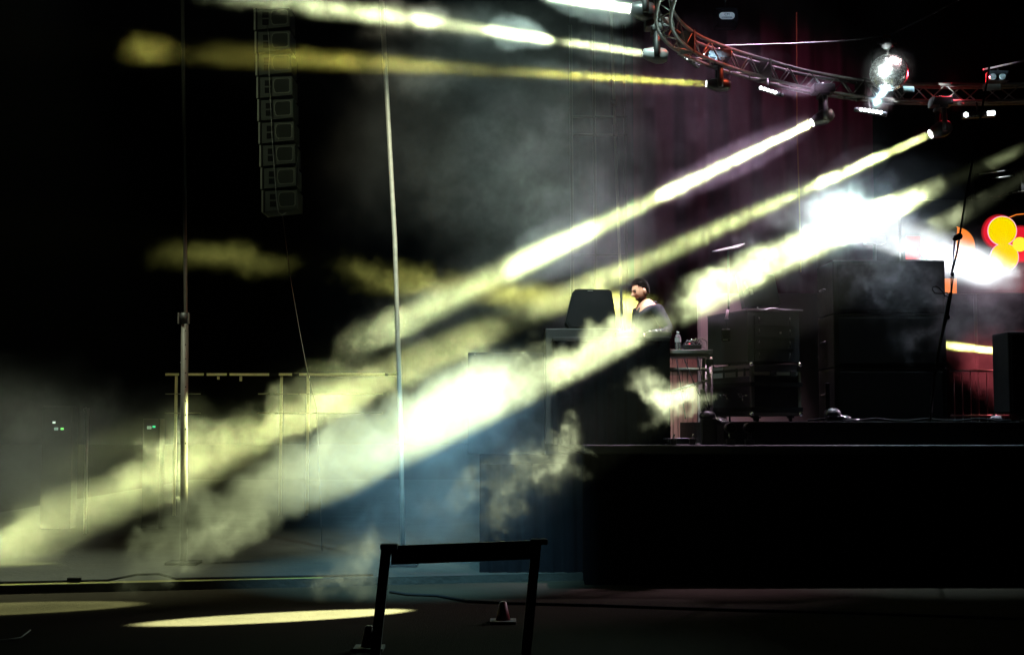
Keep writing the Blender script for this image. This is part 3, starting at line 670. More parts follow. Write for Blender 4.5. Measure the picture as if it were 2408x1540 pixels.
# floor lamps and small gear in front
for k, (px_, lb_) in enumerate(((1717, 'round topped black floor lamp, left one of the pair at the riser'), (1762, 'round topped black floor lamp, right one of the pair at the riser'))):
    Yf = 14.42; c = P(px_, 1006, Yf); t = thing('floor_lamp', (c.x, Yf, DK), lb_, 'stage light', 'round floor lamps at the riser')
    q = MB(); r_ = .052
    q.tube([c + Vector((0, -.07, -.0)), c + Vector((0, .10, .0))], r_, 24); q.build('can', mat('can_black', (.02, .02, .02), .35, .3), t)
    q = MB(); q.tube([c + Vector((0, -.075, 0)), c + Vector((0, -.065, 0))], r_ * 1.06, 28); q.build('rim', mat('can_rim', (.25, .23, .16), .3, .8), t)
    q = MB(); q.disc(c + Vector((0, -.0765, 0)), (0, -1, 0), r_ * .95); q.build('lens', mat('dark_glass', (.004, .004, .004), .4, 0, 0), t)
    q = MB(); q.box((c.x, Yf, DK + .03), (.09, .10, .06), bev=.01); q.tube([(c.x, Yf, DK + .05), (c.x, Yf, c.z - .04)], .02, 8); q.build('foot', BLKMET, t)
for k, (px_, y0, y1, zf, lb_) in enumerate(((1652, 915, 968, DK, 'black upright lamp on the stage left of the pale panel'), (1945, 900, 962, RT, 'black upright lamp on the riser before the stacked cabinets'))):
    Yf = 14.75; a = P(px_, y0, Yf); t = thing('upright_lamp', (a.x, Yf, zf), lb_, 'stage light')
    MB().box((a.x, Yf, (Z(y0, Yf) + Z(y1, Yf)) / 2), (.045, .05, Z(y0, Yf) - Z(y1, Yf)), bev=.006).build('tube_head', BLACK, t)
    q = MB(); q.ball((a.x + .05, Yf, Z(y1 + 10, Yf)), .075, 14, (1.2, 1, .8)); q.ball((a.x + .17, Yf, Z(y1 + 22, Yf)), .05, 12, (1.6, 1, .7)); q.box((a.x + .06, Yf, (zf + Z(y1 + 16, Yf)) / 2), (.16, .14, max(.03, Z(y1 + 16, Yf) - zf)), bev=.012)
    q.build('base', BLKMET, t)
    q = MB(); q.tube([(a.x + .12, Yf - .04, Z(y1 + 14, Yf)), (a.x + .2, Yf - .05, Z(y1 + 24, Yf)), (a.x + .34, Yf - .05, Z(y1 + 26, Yf))], .012, 8); q.build('cable', CHROME, t)
rr = random.Random(5)
for k in range(3):
    Yf = 14.5 + .1 * k; px_ = (1584, 1628, 1600)[k]; c = P(px_, (1022, 1024, 1000)[k], Yf)
    t = thing('cable_plug', (c.x, Yf, DK), ['small dark plug box at the front left edge of the deck', 'small dark plug box right of the first one on the deck edge', 'dark cable coil lying under the side table'][k], 'cable box')
    if k < 2:
        MB().box((c.x, Yf, DK + .035), (.06, .08, .07), bev=.012).build('box', BLKMET, t); MB().tube([(c.x, Yf, DK + .07), (c.x + .01, Yf, DK + .11)], .008, 8).build('stud', CHROME, t)
    else:
        q = MB()
        for j in range(5):
            q.tube([(c.x + (.13 + .012 * j) * math.cos(i / 20 * math.tau), Yf + .1 + .10 * math.sin(i / 20 * math.tau), DK + .012 + .012 * j) for i in range(21)], .008, 6)
        q.build('coil', mat('coil_blue', (.03, .035, .05), .5), t)
b = MB(); pts = [P(1700, 1000, 14.62), P(1860, 988, 14.62)]
b.tube([(X(1900 + 40 * k, 14.7), 14.7 + .03 * math.sin(k * 1.7), RT + .012 + (.02 if k % 3 == 1 else 0)) for k in range(13)], .010, 8)
tag(b.build('floor_cable', RUBBER), 'black cable lying along the riser in front of the stacked cabinets', 'cable')
t = thing('grey_pouch', P(2343, 985, 15.2), 'small pale bag lying on the riser near the red barrier', 'bag')
c = P(2343, 985, 15.2); MB().ball((c.x, 15.2, RT + .03), .075, 16, (1, .7, .5)).build('bag', mat('grey_bag', (.3, .25, .27), .8), t)
MB().tube([(c.x - .03, 15.2, RT + .06), (c.x, 15.2, RT + .09), (c.x + .03, 15.2, RT + .06)], .005, 6).build('handle', BLACK, t)

# video wall
YV = 18.6
vx0, vx1 = X(2128, YV), X(2620, YV); vz0, vz1 = Z(690, YV), Z(470, YV)
t = thing('video_screen', ((vx0 + vx1) / 2, YV, RT), 'big black video screen with glowing yellow and orange circles', 'screen')
MB().box(((vx0 + vx1) / 2, YV + .06, (vz0 + vz1) / 2), (vx1 - vx0, .1, vz1 - vz0), bev=.01).build('panel', mat('screen_black', (.006, .006, .007), .4, 0, 0), t)
for xx in (vx0 + .05, vx1 - .1):
    MB().box((xx, YV + .1, (vz0 + RT) / 2), (.06, .06, vz0 - RT)).build('support_leg', BLKMET, t)
def shape(nm, pts, dy, m): return MB().prism([P(a_, b_, YV) + Vector((0, dy, 0)) for a_, b_ in pts], (0, -.002, 0)).build(nm, m, t)
def circ(cx, cy_, r, a0=0, a1=360, n=48): return [(cx + r * math.cos(R(a0 + (a1 - a0) * k / n)), cy_ + r * math.sin(R(a0 + (a1 - a0) * k / n))) for k in range(n if a1 - a0 == 360 else n + 1)]
REDG = glow('screen_red', (.85, .012, .03), .9); PNK = glow('screen_pink', (1, .42, .62), 1.1); YLW = glow('screen_yellow', (1, .71, .0), 1.0); ORG = glow('screen_orange', (1, .25, .03), 1.0); LEM = glow('screen_lemon', (1, .95, .05), 1.0)
shape('red_field', [(2130, 556), (2165, 556), (2165, 610), (2130, 610)], .006, REDG)
shape('pale_circle', circ(2185, 588, 22), .004, glow('screen_peach', (1, .5, .15), 1))
shape('orange_disc', [(2244, 610), (2252, 533)] + circ(2247, 580, 46, -88, 20, 24) + [(2290, 610)], .003, ORG)
shape('orange_block', [(2222, 655), (2222, 690), (2250, 690), (2250, 655)], .003, ORG)
for k in range(6):
    gk = glow('screen_glow_%s' % 'abcdef'[k], (.85 * ((k + 1) / 6) ** 3, .012 * (k + 1) / 6, .03 * ((k + 1) / 6) ** 3), .9)
    shape('red_halo', circ(2350, 546, 50 - 2.6 * k), .016 - .0015 * k, gk); shape('red_halo', circ(2400, 574, 52 - 2.6 * k), .0165 - .0015 * k, gk)
shape('pink_ring', circ(2357, 543, 35), .005, PNK); shape('pink_ring', circ(2362, 605, 34.5), .0055, PNK)
shape('yellow_circle', circ(2357, 543, 33), .001, YLW); shape('yellow_circle', circ(2362, 605, 32.5), .002, YLW)
shape('lemon_circle', circ(2398, 575, 17), -.002, LEM)
MB().tube([P(2372, 512, YV - .02), P(2390, 505, YV - .02), P(2412, 503, YV - .02)], .006, 6).build('orange_arc', ORG, t)
# scaffold at the upper right
sc = thing('scaffold_frame', (X(2440, 19.5), 19.5, RT), 'dark scaffold frame with thin lit ledgers above the video screen', 'scaffold')
for q in (2300, 2420, 2520): MB().tube([(X(q, 19.5), 19.5, RT), (X(q, 19.5), 19.5, Z(385, 19.5))], .024, 10).build('upright', BLKMET, sc)
for (a_, b_, c_, d_) in ((2302, 410, 2440, 391), (2332, 420, 2382, 413), (2332, 466, 2372, 456), (2380, 454, 2440, 444)):
    MB().tube([P(a_, b_, 19.4), P(c_, d_, 19.3)], .010, 8).build('ledger', STEEL, sc)
# ================================================================== the man behind the booth
YP = 15.62
SKIN = mat('skin', (.52, .27, .19), .5, 0, .10, 20, .4); HAIR = mat('dark_hair', (.018, .012, .012), .7, 0, .4, 90, .3)
BEARD = mat('dark_beard', (.09, .04, .03), .8, 0, .3, 120); JAC = mat('grey_jacket', (.014, .013, .02), .8, 0, .25, 14, .3, .3); TEE = mat('pale_shirt', (.05, .045, .04), .9, 0, .1, 20)
PANT = mat('dark_trousers', (.03, .03, .04), .85)
def Q(px, py, dy=0.): return P(px, py, YP) + Vector((0, dy, 0))
def skinmesh(name, verts, edges, radii, sub=2, root=0):
    me = bpy.data.meshes.new(name); me.from_pydata([tuple(v) for v in verts], edges, []); o = bpy.data.objects.new(name, me); COL.objects.link(o)
    o.modifiers.new('skin', 'SKIN'); sl = me.skin_vertices[0].data
    for i, r in enumerate(radii):
        sl[i].radius = (r, r) if not isinstance(r, tuple) else r
        sl[i].use_root = i == root
    s = o.modifiers.new('sub', 'SUBSURF'); s.levels = s.render_levels = sub
    dg = bpy.context.evaluated_depsgraph_get(); dg.update(); m2 = bpy.data.meshes.new_from_object(o.evaluated_get(dg)); bpy.data.objects.remove(o)
    return m2
def merged(name, meshes, vox, m, parent, smooth=True):
    bm = bmesh.new()
    for me in meshes: bm.from_mesh(me)
    me = bpy.data.meshes.new(name); bm.to_mesh(me); bm.free()
    o = bpy.data.objects.new(name, me); COL.objects.link(o)
    rm = o.modifiers.new('r', 'REMESH'); rm.mode = 'VOXEL'; rm.voxel_size = vox; rm.use_smooth_shade = True
    sm = o.modifiers.new('s', 'SMOOTH'); sm.iterations = 3; sm.factor = .5
    dg = bpy.context.evaluated_depsgraph_get(); dg.update(); m2 = bpy.data.meshes.new_from_object(o.evaluated_get(dg)); bpy.data.objects.remove(o)
    m2.transform(parent.matrix_basis.inverted()); m2.materials.clear(); m2.materials.append(m)
    o = bpy.data.objects.new(name, m2); COL.objects.link(o); o.parent = parent; return o
pr = thing('person', (Q(1510, 1000).x, YP, DK), 'bearded man in a dark grey jacket looking down behind the booth', 'person')
# ---- head, face along +Y of its own space, turned to the left of the picture
HC = Q(1506, 684)
HM = Matrix.Translation(HC) @ Matrix.Rotation(R(104), 4, 'Z') @ Matrix.Rotation(R(-20), 4, 'X')
# (face +Y, Z up) -> after 104 deg turn faces -X and a little to the camera
HM = Matrix.Translation(HC) @ Matrix.Rotation(R(112), 4, 'Z') @ Matrix.Rotation(R(-17), 4, 'X')
def head_mesh():
    bm = bmesh.new(); bmesh.ops.create_icosphere(bm, subdivisions=5, radius=1)
    def g(v, c, s): return math.exp(-sum(((v[i] - c[i]) / s[i]) ** 2 for i in range(3)))
    for vt in bm.verts:
        n = vt.co.copy(); x, y, z = n
        # skull
        px_ = x * .076; py_ = y * .098; pz = z * .118
        if z < 0:
            k = -z; px_ *= 1 - .30 * k ** 1.6; 
            if y < 0: py_ *= 1 - .55 * k ** 1.3
            else: py_ *= 1 - .10 * k
        if y > .2 and z < .4: px_ *= 1 - .10 * y
        p = Vector((px_, py_, pz))
        f = 0
        p.y -= .012 * g(n, (.36, .85, .05), (.17, .3, .12)) + .012 * g(n, (-.36, .85, .05), (.17, .3, .12))      # sockets
        p.y += .006 * g(n, (0, .9, .22), (.5, .4, .10))                                                          # brow
        p.y += .036 * g(n, (0, .95, -.22), (.11, .5, .12)) + .020 * g(n, (0, .97, -.06), (.09, .5, .16))         # nose
        p.y += .010 * g(n, (0, .85, -.50), (.22, .5, .06)) + .010 * g(n, (0, .8, -.60), (.2, .5, .05)) - .007 * g(n, (0, .85, -.55), (.25, .5, .025))
        p.y += .016 * g(n, (0, .65, -.82), (.25, .5, .14)); p.z -= .006 * g(n, (0, .6, -.85), (.3, .5, .2))      # chin
        p.x += .006 * (1 if x > 0 else -1) * g(n, (.5 * (1 if x > 0 else -1), .6, -.15), (.2, .4, .2))           # cheekbones
        vt.co = p
    me = bpy.data.meshes.new('head'); bm.to_mesh(me); bm.free()
    b = MB()
    for s in (-1, 1):
        b.ball((s * .079, -.010, -.012), .034, 18, (.30, .62, 1.0)); b.ball((s * .087, -.006, -.006), .019, 14, (.4, .7, 1))
    me2 = bpy.data.meshes.new('ears'); b.bm.to_mesh(me2); b.bm.free()
    for q in (me, me2): q.transform(HM)
    return [me, me2]
NK = HM @ Vector((0, -.03, -.09))
SH = Q(1522, 724, 0)                      # base of neck
chest = Q(1521, 748); waist = Q(1518, 800); hip = Q(1517, 850)
shL = Q(1541, 731, -.17); elL = Q(1570, 783, -.24); wrL = Q(1512, 792, -.42)      # near arm
shR = Q(1506, 731, .17); elR = Q(1497, 790, .16); wrR = Q(1455, 791, -.30)
kL = Vector((hip.x - .04, YP - .11, 1.86)); fL = Vector((hip.x - .02, YP - .13, 1.46)); kR = Vector((hip.x + .02, YP + .11, 1.86)); fR = Vector((hip.x + .05, YP + .13, 1.46))
def trunk(g=0.):
    V = [hip, waist, chest, SH, NK, shL, elL, wrL, shR, elR, wrR, Vector((hip.x, YP - .09, hip.z - .04)), kL, fL, Vector((hip.x, YP + .09, hip.z - .04)), kR, fR]
    E_ = [(0, 1), (1, 2), (2, 3), (3, 4), (3, 5), (5, 6), (6, 7), (3, 8), (8, 9), (9, 10), (0, 11), (11, 12), (12, 13), (0, 14), (14, 15), (15, 16)]
    rad = [.135, .125, .145, .085, .058, .062, .045, .028, .062, .045, .028, .09, .062, .042, .09, .062, .042]
    return V, E_, [r + g for r in rad]
def hand(wr, d, up, side):
    """palm with four fingers and a thumb, curled"""
    d = d.normalized(); up = (up - d * up.dot(d)).normalized(); s = d.cross(up) * side
    out = [skinmesh('palm', [wr, wr + d * .045, wr + d * .085], [(0, 1), (1, 2)], [(.026, .02), (.036, .017), (.036, .015)])]
    for k, ln in enumerate((.066, .075, .070, .055)):
        b0 = wr + d * .08 + s * (-.027 + .018 * k); c = -up
        out.append(skinmesh('f', [b0, b0 + d * ln * .5 + c * ln * .12, b0 + d * ln * .8 + c * ln * .4, b0 + d * ln * .9 + c * ln * .75], [(0, 1), (1, 2), (2, 3)], [.0095, .0088, .008, .0065], 1))
    b0 = wr + d * .03 - s * .03
    out.append(skinmesh('t', [b0, b0 - s * .022 + d * .028 - up * .01, b0 - s * .022 + d * .058 - up * .02], [(0, 1), (1, 2)], [.013, .011, .008], 1))
    return out
V_, E_, rad = trunk()
parts = head_mesh() + [skinmesh('trunk', V_, E_, rad)]
parts += hand(wrL, (wrL - elL), Vector((0, 0, 1)), 1) + hand(wrR, (wrR - elR), Vector((0, 0, 1)), -1)
body = merged('body', parts, .0045, SKIN, pr)
# clothing
V2 = [hip, waist, chest, SH + Vector((0.008, 0, -.004)), shL, elL, wrL + (elL - wrL) * .12, shR, elR, wrR + (elR - wrR) * .12]
E2 = [(0, 1), (1, 2), (2, 3), (3, 4), (4, 5), (5, 6), (3, 7), (7, 8), (8, 9)]
jk = [skinmesh('j', V2, E2, [.15, .145, .165, .118, .085, .063, .042, .085, .063, .042])]
for sx in (-1, 1):   # collar / hood
    pass
col = MB(); cc = SH + Vector((.01, 0, .028)); n = 20
ring = [cc + Vector((math.cos(k / n * math.tau) * .085, math.sin(k / n * math.tau) * .082, .02 * math.cos(k / n * math.tau))) for k in range(2, n - 1)]
ring = [cc + Vector((-math.cos(R(-150 + 300 * k / n)) * -.082, math.sin(R(-150 + 300 * k / n)) * .084, .028 * math.cos(R(-150 + 300 * k / n)))) for k in range(n + 1)]
col.tube(ring, .022, 10); mc = bpy.data.meshes.new('c'); col.bm.to_mesh(mc); col.bm.free(); jk.append(mc)
merged('jacket', jk, .008, JAC, pr)
tv = skinmesh('tee', [SH + Vector((-.035, -.03, .02)), chest + Vector((-.085, -.06, .02))], [(0, 1)], [(.055, .05), (.10, .07)])
tv = merged('shirt', [tv], .008, TEE, pr)
merged('trousers', [skinmesh('tr', [hip, Vector((hip.x, YP - .09, hip.z - .05)), kL, fL, Vector((hip.x, YP + .09, hip.z - .05)), kR, fR], [(0, 1), (1, 2), (2, 3), (0, 4), (4, 5), (5, 6)], [.15, .105, .078, .06, .105, .078, .06])], .012, PANT, pr)
for f in (fL, fR):
    q = MB(); q.ball((f.x - .06, f.y, DK + .045), .07, 16, (1.9, .72, .62)); q.build('shoe', BLACK, pr)
# hair: short cap with longer top, built from many small tufts on a shell
def shell(nm, cond, offs, m, tuft, num, seed):
    bm = bmesh.new(); r = random.Random(seed)
    bmesh.ops.create_icosphere(bm, subdivisions=5, radius=1)
    kill = []
    for vt in bm.verts:
        x, y, z = vt.co
        if not cond(x, y, z): kill.append(vt); continue
        px_ = x * .076; py_ = y * .098; pz = z * .118
        if z < 0:
            k = -z; px_ *= 1 - .30 * k ** 1.6
            py_ *= (1 - .55 * k ** 1.3) if y < 0 else (1 - .10 * k)
        if y > .2 and z < .4: px_ *= 1 - .10 * y
        if nm == 'beard':
            py_ += .016 * math.exp(-(x / .25) ** 2 - ((z + .82) / .14) ** 2) + .012 * math.exp(-(x / .22) ** 2 - ((z + .55) / .12) ** 2)
        n = Vector((x / .076, y / .098, z / .118)).normalized()
        vt.co = Vector((px_, py_, pz)) + n * (offs(x, y, z) + r.uniform(-.0015, .0025))
    bmesh.ops.delete(bm, geom=kill, context='VERTS')
    fs = list(bm.faces)
    for _ in range(num):
        f = r.choice(fs); c = f.calc_center_median(); n = f.normal; tdir = (n + Vector((r.uniform(-.6, .6), r.uniform(-.6, .6), r.uniform(-.2, .6)))).normalized()
        a = tdir.orthogonal().normalized() * tuft * .35; L_ = tuft * r.uniform(.6, 1.5)
        v0 = bm.verts.new(c + a); v1 = bm.verts.new(c - a); v2 = bm.verts.new(c + tdir * L_)
        bm.faces.new((v0, v1, v2))
    for f in bm.faces: f.smooth = True
    bmesh.ops.recalc_face_normals(bm, faces=fs)
    bm.transform(pr.matrix_basis.inverted() @ HM)
    me = bpy.data.meshes.new(nm); bm.to_mesh(me); bm.free(); me.materials.append(m)
    o = bpy.data.objects.new(nm, me); COL.objects.link(o); o.parent = pr; return o
def hcond(x, y, z):
    if abs(x) > .8 and -.35 < z < .12 and y > -.3: return False
    if y > .45: return z > .68 - .10 * abs(x)
    if y > -.15: return z > .10 + .75 * (y + .15)
    return z > -.38
shell('hair', hcond, lambda x, y, z: .001 + .010 * max(0, z) ** 2 + .004 * math.sin(x * 23 + 4) * math.sin(y * 19) * max(0, z), HAIR, .014, 2600, 1)
shell('beard', lambda x, y, z: (y > .15 and z < -.55 and not (abs(x) < .16 and -.60 < z < -.50)) or (abs(x) > .55 and .0 < y < .75 and -.8 < z < -.5), lambda x, y, z: .002, BEARD, .006, 900, 2)
for s in (-1, 1):
    q = MB(); c = HM @ Vector((s * .029, .080, .006)); q.ball(c, .0115, 12); q.build('eye', mat('dark_eye', (.03, .02, .02), .3), pr)
    q = MB(); q.tube([HM @ Vector((s * .012, .0985, .024)), HM @ Vector((s * .032, .093, .030)), HM @ Vector((s * .050, .080, .022))], .0035, 6); q.build('eyebrow', HAIR, pr)
# ================================================================== near the camera
YF = 7.0
FB = mat('frame_black', (.012, .012, .011), .55, .2, .4, 12)
t = thing('hurdle_frame', (X(1080, YF), YF, 0), 'black square hurdle frame standing close in the foreground', 'barrier')
zt0, zt1 = Z(1283, YF), Z(1271, YF); xl, xr = X(910, YF), X(1262, YF)
def leg(x, zt_, lean):
    return MB().prism([(x - .024, YF, zt_), (x + .024, YF, zt_), (x + .024 + lean, YF, .0), (x - .024 + lean, YF, .0)], (0, .05, 0)).build('leg', FB, t)
leg(xl, zt0, -.10); leg(xr, zt1, -.10)
MB().prism([(xl + .02, YF + .052, Z(1285, YF)), (xr + .012, YF + .052, Z(1272, YF)), (xr + .012, YF + .052, Z(1316, YF)), (xl + .02, YF + .052, Z(1330, YF))], (0, .03, 0)).build('top_board', FB, t)
for x, z in ((xl, zt0), (xr, zt1)):
    MB().box((x + .012, YF + .024, z - .006), (.085, .07, .028), bev=.008).build('end_cap', RUBBER, t)
for x in (xl - .1, xr - .1):
    MB().box((x, YF + .02, .02), (.07, .5, .04), bev=.01).build('foot', FB, t)
for yy, x_ in ((1436, 1248), (1468, 1245)):
    q = MB(); c = P(x_ - 10, yy, YF); q.box((c.x + .004, YF - .002, c.z), (.008, .006, .03), bev=.002); q.build('painted_glint', mat('painted_glint', (.6, .55, .4), .3, .5), t)  # glints on the right post, put in as small pale blocks
def cone(px, pyb, Y, h, lb):
    c = P(px, pyb, Y); c.z = 0; t = thing('traffic_cone', c, lb, 'cone')
    MB().box(c + Vector((0, 0, .012)), (h * 1.25, h * 1.25, .024), bev=.004).build('base', mat('cone_base', (.10, .10, .09), .6), t)
    MB().tube([c + Vector((0, 0, z * h)) for z in (.10, .5, .98, 1)], [h * .36, h * .27, h * .17, h * .13], 20).build('body', mat('cone_red', (.16, .01, .006), .5, 0, .15), t)
    MB().tube([c + Vector((0, 0, h * .99)), c + Vector((0, 0, h * 1.02))], h * .12, 16).build('tip', mat('cone_tip', (.4, .35, .3)), t)
cone(1183, 1457, 11.58, .17, 'small dark red cone on the ground seen through the hurdle frame')
cone(868, 1518, 10.2, .17, 'small dark red cone half lost in the dark left of the hurdle frame')
b = MB(); b.tube([Vector((X(-40, 10.6), 10.5, .01)), Vector((X(30, 10.6), 10.62, .01)), Vector((X(55, 10.6), 10.66, .02)), Vector((X(66, 10.6), 10.76, .06))], .006, 6)
tag(b.build('ground_cable', mat('pale_cable', (.25, .26, .2))), 'thin pale cable end curling up at the lower left corner', 'cable')
b = MB(); pts = []
for px, py in ((-30, 1382), (60, 1379), (170, 1375), (260, 1376), (330, 1370), (380, 1365), (420, 1372), (520, 1370), (640, 1362), (760, 1352), (880, 1362)):
    Y = 13.62 + (px / 760) * .62; pts.append(Vector((X(px, Y), Y, .098 + (.05 if 330 <= px <= 400 else .0))))
b.tube(pts, .011, 8); t = thing('dock_cable', pts[0], 'black cable with a connector block lying on the lit dock edge', 'cable')
b.build('cable', RUBBER, t)
c = pts[2] + Vector((.05, 0, .012)); MB().box(c, (.13, .05, .045), bev=.008).build('connector', RUBBER, t)
b = MB(); b.tube([Vector((X(a_, y_), y_, .012)) for a_, y_ in ((920, 13.6), (960, 13.4), (1030, 13.3), (1100, 12.9), (1200, 12.75), (1400, 12.6), (1700, 12.3), (2000, 12.1), (2420, 11.7))], .014, 8)
tag(b.build('ground_cable', RUBBER), 'long black cable crossing the dark ground toward the right', 'cable')
# far left control gear
def gearbox(px, py, w_, h_, leds, lb):
    Y = 21.; c = P(px, py, Y); t = thing('control_box', (c.x, Y, .08), lb, 'equipment')
    MB().box((c.x, Y + .1, .08 + (c.z + h_ / 2 - .08) / 2), (w_, .3, c.z + h_ / 2 - .08), bev=.01).build('casing', BLKMET, t)
    for (a_, b_, s, m) in leds:
        q = MB(); p = P(a_, b_, Y - .055); q.box(p, (s * 1.4, .004, s), bev=s * .2); q.build('indicator_light', m, t)
GW = glow('led_white', (.75, .95, .8), 1.1); GG = glow('led_green', (.25, 1, .2), 1.2); GT = glow('led_teal', (.03, .9, .45), .9); GD = glow('led_dim', (.35, .55, .45), .6)
gearbox(137, 995, .45, .5, ((127, 993, .03, GW), (132, 1008, .04, GD), (146, 1008, .03, GG)), 'dark control box with white and green lights at the far left')
gearbox(358, 1004, .25, .25, ((351, 1005, .045, GD), (362, 1003, .03, GT)), 'small dark box with a teal light behind the leftmost pole')
t = thing('short_post', (X(205, 20), 20, .08), 'short grey post beside the far left control box', 'post')
MB().tube([(X(205, 20), 20, .08), (X(205, 20), 20, Z(960, 20))], .022, 10).build('tube', STEEL, t)
MB().ball((X(201, 20), 20, Z(962, 20)), .03, 10).build('knob', STEEL, t)
# near rope with turnbuckle
YN = 10.
t = thing('guy_rope', P(2256, 556, YN), 'black guy rope with a turnbuckle and a loop near the right edge', 'rope')
MB().tube([P(2352, -20, YN + .9), P(2323, 182, YN + .5), P(2270, 470, YN + .1), P(2257, 553, YN)], .0075, 8).build('upper_rope', RUBBER, t)
q = MB(); q.ball(P(2256, 556, YN), .024, 12); q.ball(P(2247, 562, YN), .016, 10, (1.4, 1, .9)); q.ball(P(2251, 556, YN), .017, 10, (1.6, 1, .8)); q.build('knot', RUBBER, t)
q = MB(); q.tube([P(2252, 560, YN), P(2245, 566, YN), P(2241, 620, YN), P(2236, 648, YN)], .005, 8); q.tube([P(2256, 562, YN), P(2250, 595, YN), P(2243, 625, YN), P(2236, 648, YN)], .007, 8)
q.tube([P(2237, 640, YN), P(2236, 690, YN)], .004, 6); q.tube([P(2243, 640, YN), P(2237, 690, YN)], .005, 6); q.ball(P(2240, 646, YN), .014, 10)
q.build('turnbuckle', mat('dark_steel', (.05, .04, .07), .35, .7), t)
MB().tube([P(2236, 688, YN), P(2231, 712, YN), P(2226, 740, YN)], [.012, .016, .015], 10).build('thick_rope', RUBBER, t)
q = MB(); q.ball(P(2227, 746, YN), .022, 10); q.build('shackle', RUBBER, t)
t_pts = [(2228, 728), (2220, 724), (2212, 712), (2205, 706)]
q = MB(); q.tube([P(*p, YN) for p in ((2230, 690), (2224, 688), (2217, 690), (2207, 690), (2198, 689), (2193, 681), (2194, 675), (2201, 673), (2209, 677), (2217, 686), (2222, 696), (2230, 698))], .0045, 8)
q.build('loop', RUBBER, t)
# correct: the rope leaves the shackle downwards
MB().tube([P(2226, 742, YN), P(2219, 770, YN + .4), P(2208, 820, YN + 1.3), P(2198, 880, YN + 2.4), P(2192, 940, YN + 3.6), P(2188, 989, YN + 4.7)], [.017, .012, .012, .012, .012, .012], 8).build('lower_rope', RUBBER, t)
# ================================================================== air: even haze and drifting smoke
def volmat(name, dens, grid, aniso=0., col=(.97, .97, .97)):
    m = bpy.data.materials.new(name); m.use_nodes = True; t = m.node_tree; t.nodes.clear()
    o = t.nodes.new('ShaderNodeOutputMaterial'); v = t.nodes.new('ShaderNodeVolumePrincipled')
    v.inputs['Density'].default_value = dens; v.inputs['Color'].default_value = (*col, 1); v.inputs['Anisotropy'].default_value = aniso
    v.inputs['Density Attribute'].default_value = 'density' if grid else ''
    t.links.new(v.outputs[0], o.inputs['Volume']); return m
hz = MB().box((0, 20, 7), (60, 50, 16)).build('haze', volmat('haze', .0001, False)); tag(hz, kind='stuff')

def fbm(shape, vox, seed, lmax, slope):
    """smooth random field, power falling with spatial frequency; voxels may be oblong"""
    r = np.random.default_rng(seed); wn = r.standard_normal(shape, dtype=np.float32)
    kx = np.fft.fftfreq(shape[0], vox[0]).astype(np.float32)[:, None, None]; ky = np.fft.fftfreq(shape[1], vox[1]).astype(np.float32)[None, :, None]; kz = np.fft.rfftfreq(shape[2], vox[2]).astype(np.float32)[None, None, :]
    a = (kx * kx + ky * ky + kz * kz + (1 / lmax) ** 2) ** (-slope / 2)
    f = np.fft.irfftn(np.fft.rfftn(wn) * a, s=shape).astype(np.float32); f -= f.mean(); return f / f.std()
def trilerp(g, lo, vx, p):
    q = [(p[i] - lo[i]) / vx[i] for i in range(3)]; sh = g.shape
    q = [np.clip(q[i], 0, sh[i] - 1.001) for i in range(3)]; i0 = [a.astype(np.int32) for a in q]; f = [(a - b).astype(np.float32) for a, b in zip(q, i0)]
    fl = g.ravel(); base = (i0[0] * sh[1] + i0[1]) * sh[2] + i0[2]; sx, sy = sh[1] * sh[2], sh[2]
    c00 = fl[base] * (1 - f[2]) + fl[base + 1] * f[2]; c01 = fl[base + sy] * (1 - f[2]) + fl[base + sy + 1] * f[2]
    c10 = fl[base + sx] * (1 - f[2]) + fl[base + sx + 1] * f[2]; c11 = fl[base + sx + sy] * (1 - f[2]) + fl[base + sx + sy + 1] * f[2]
    return (c00 * (1 - f[1]) + c01 * f[1]) * (1 - f[0]) + (c10 * (1 - f[1]) + c11 * f[1]) * f[0]
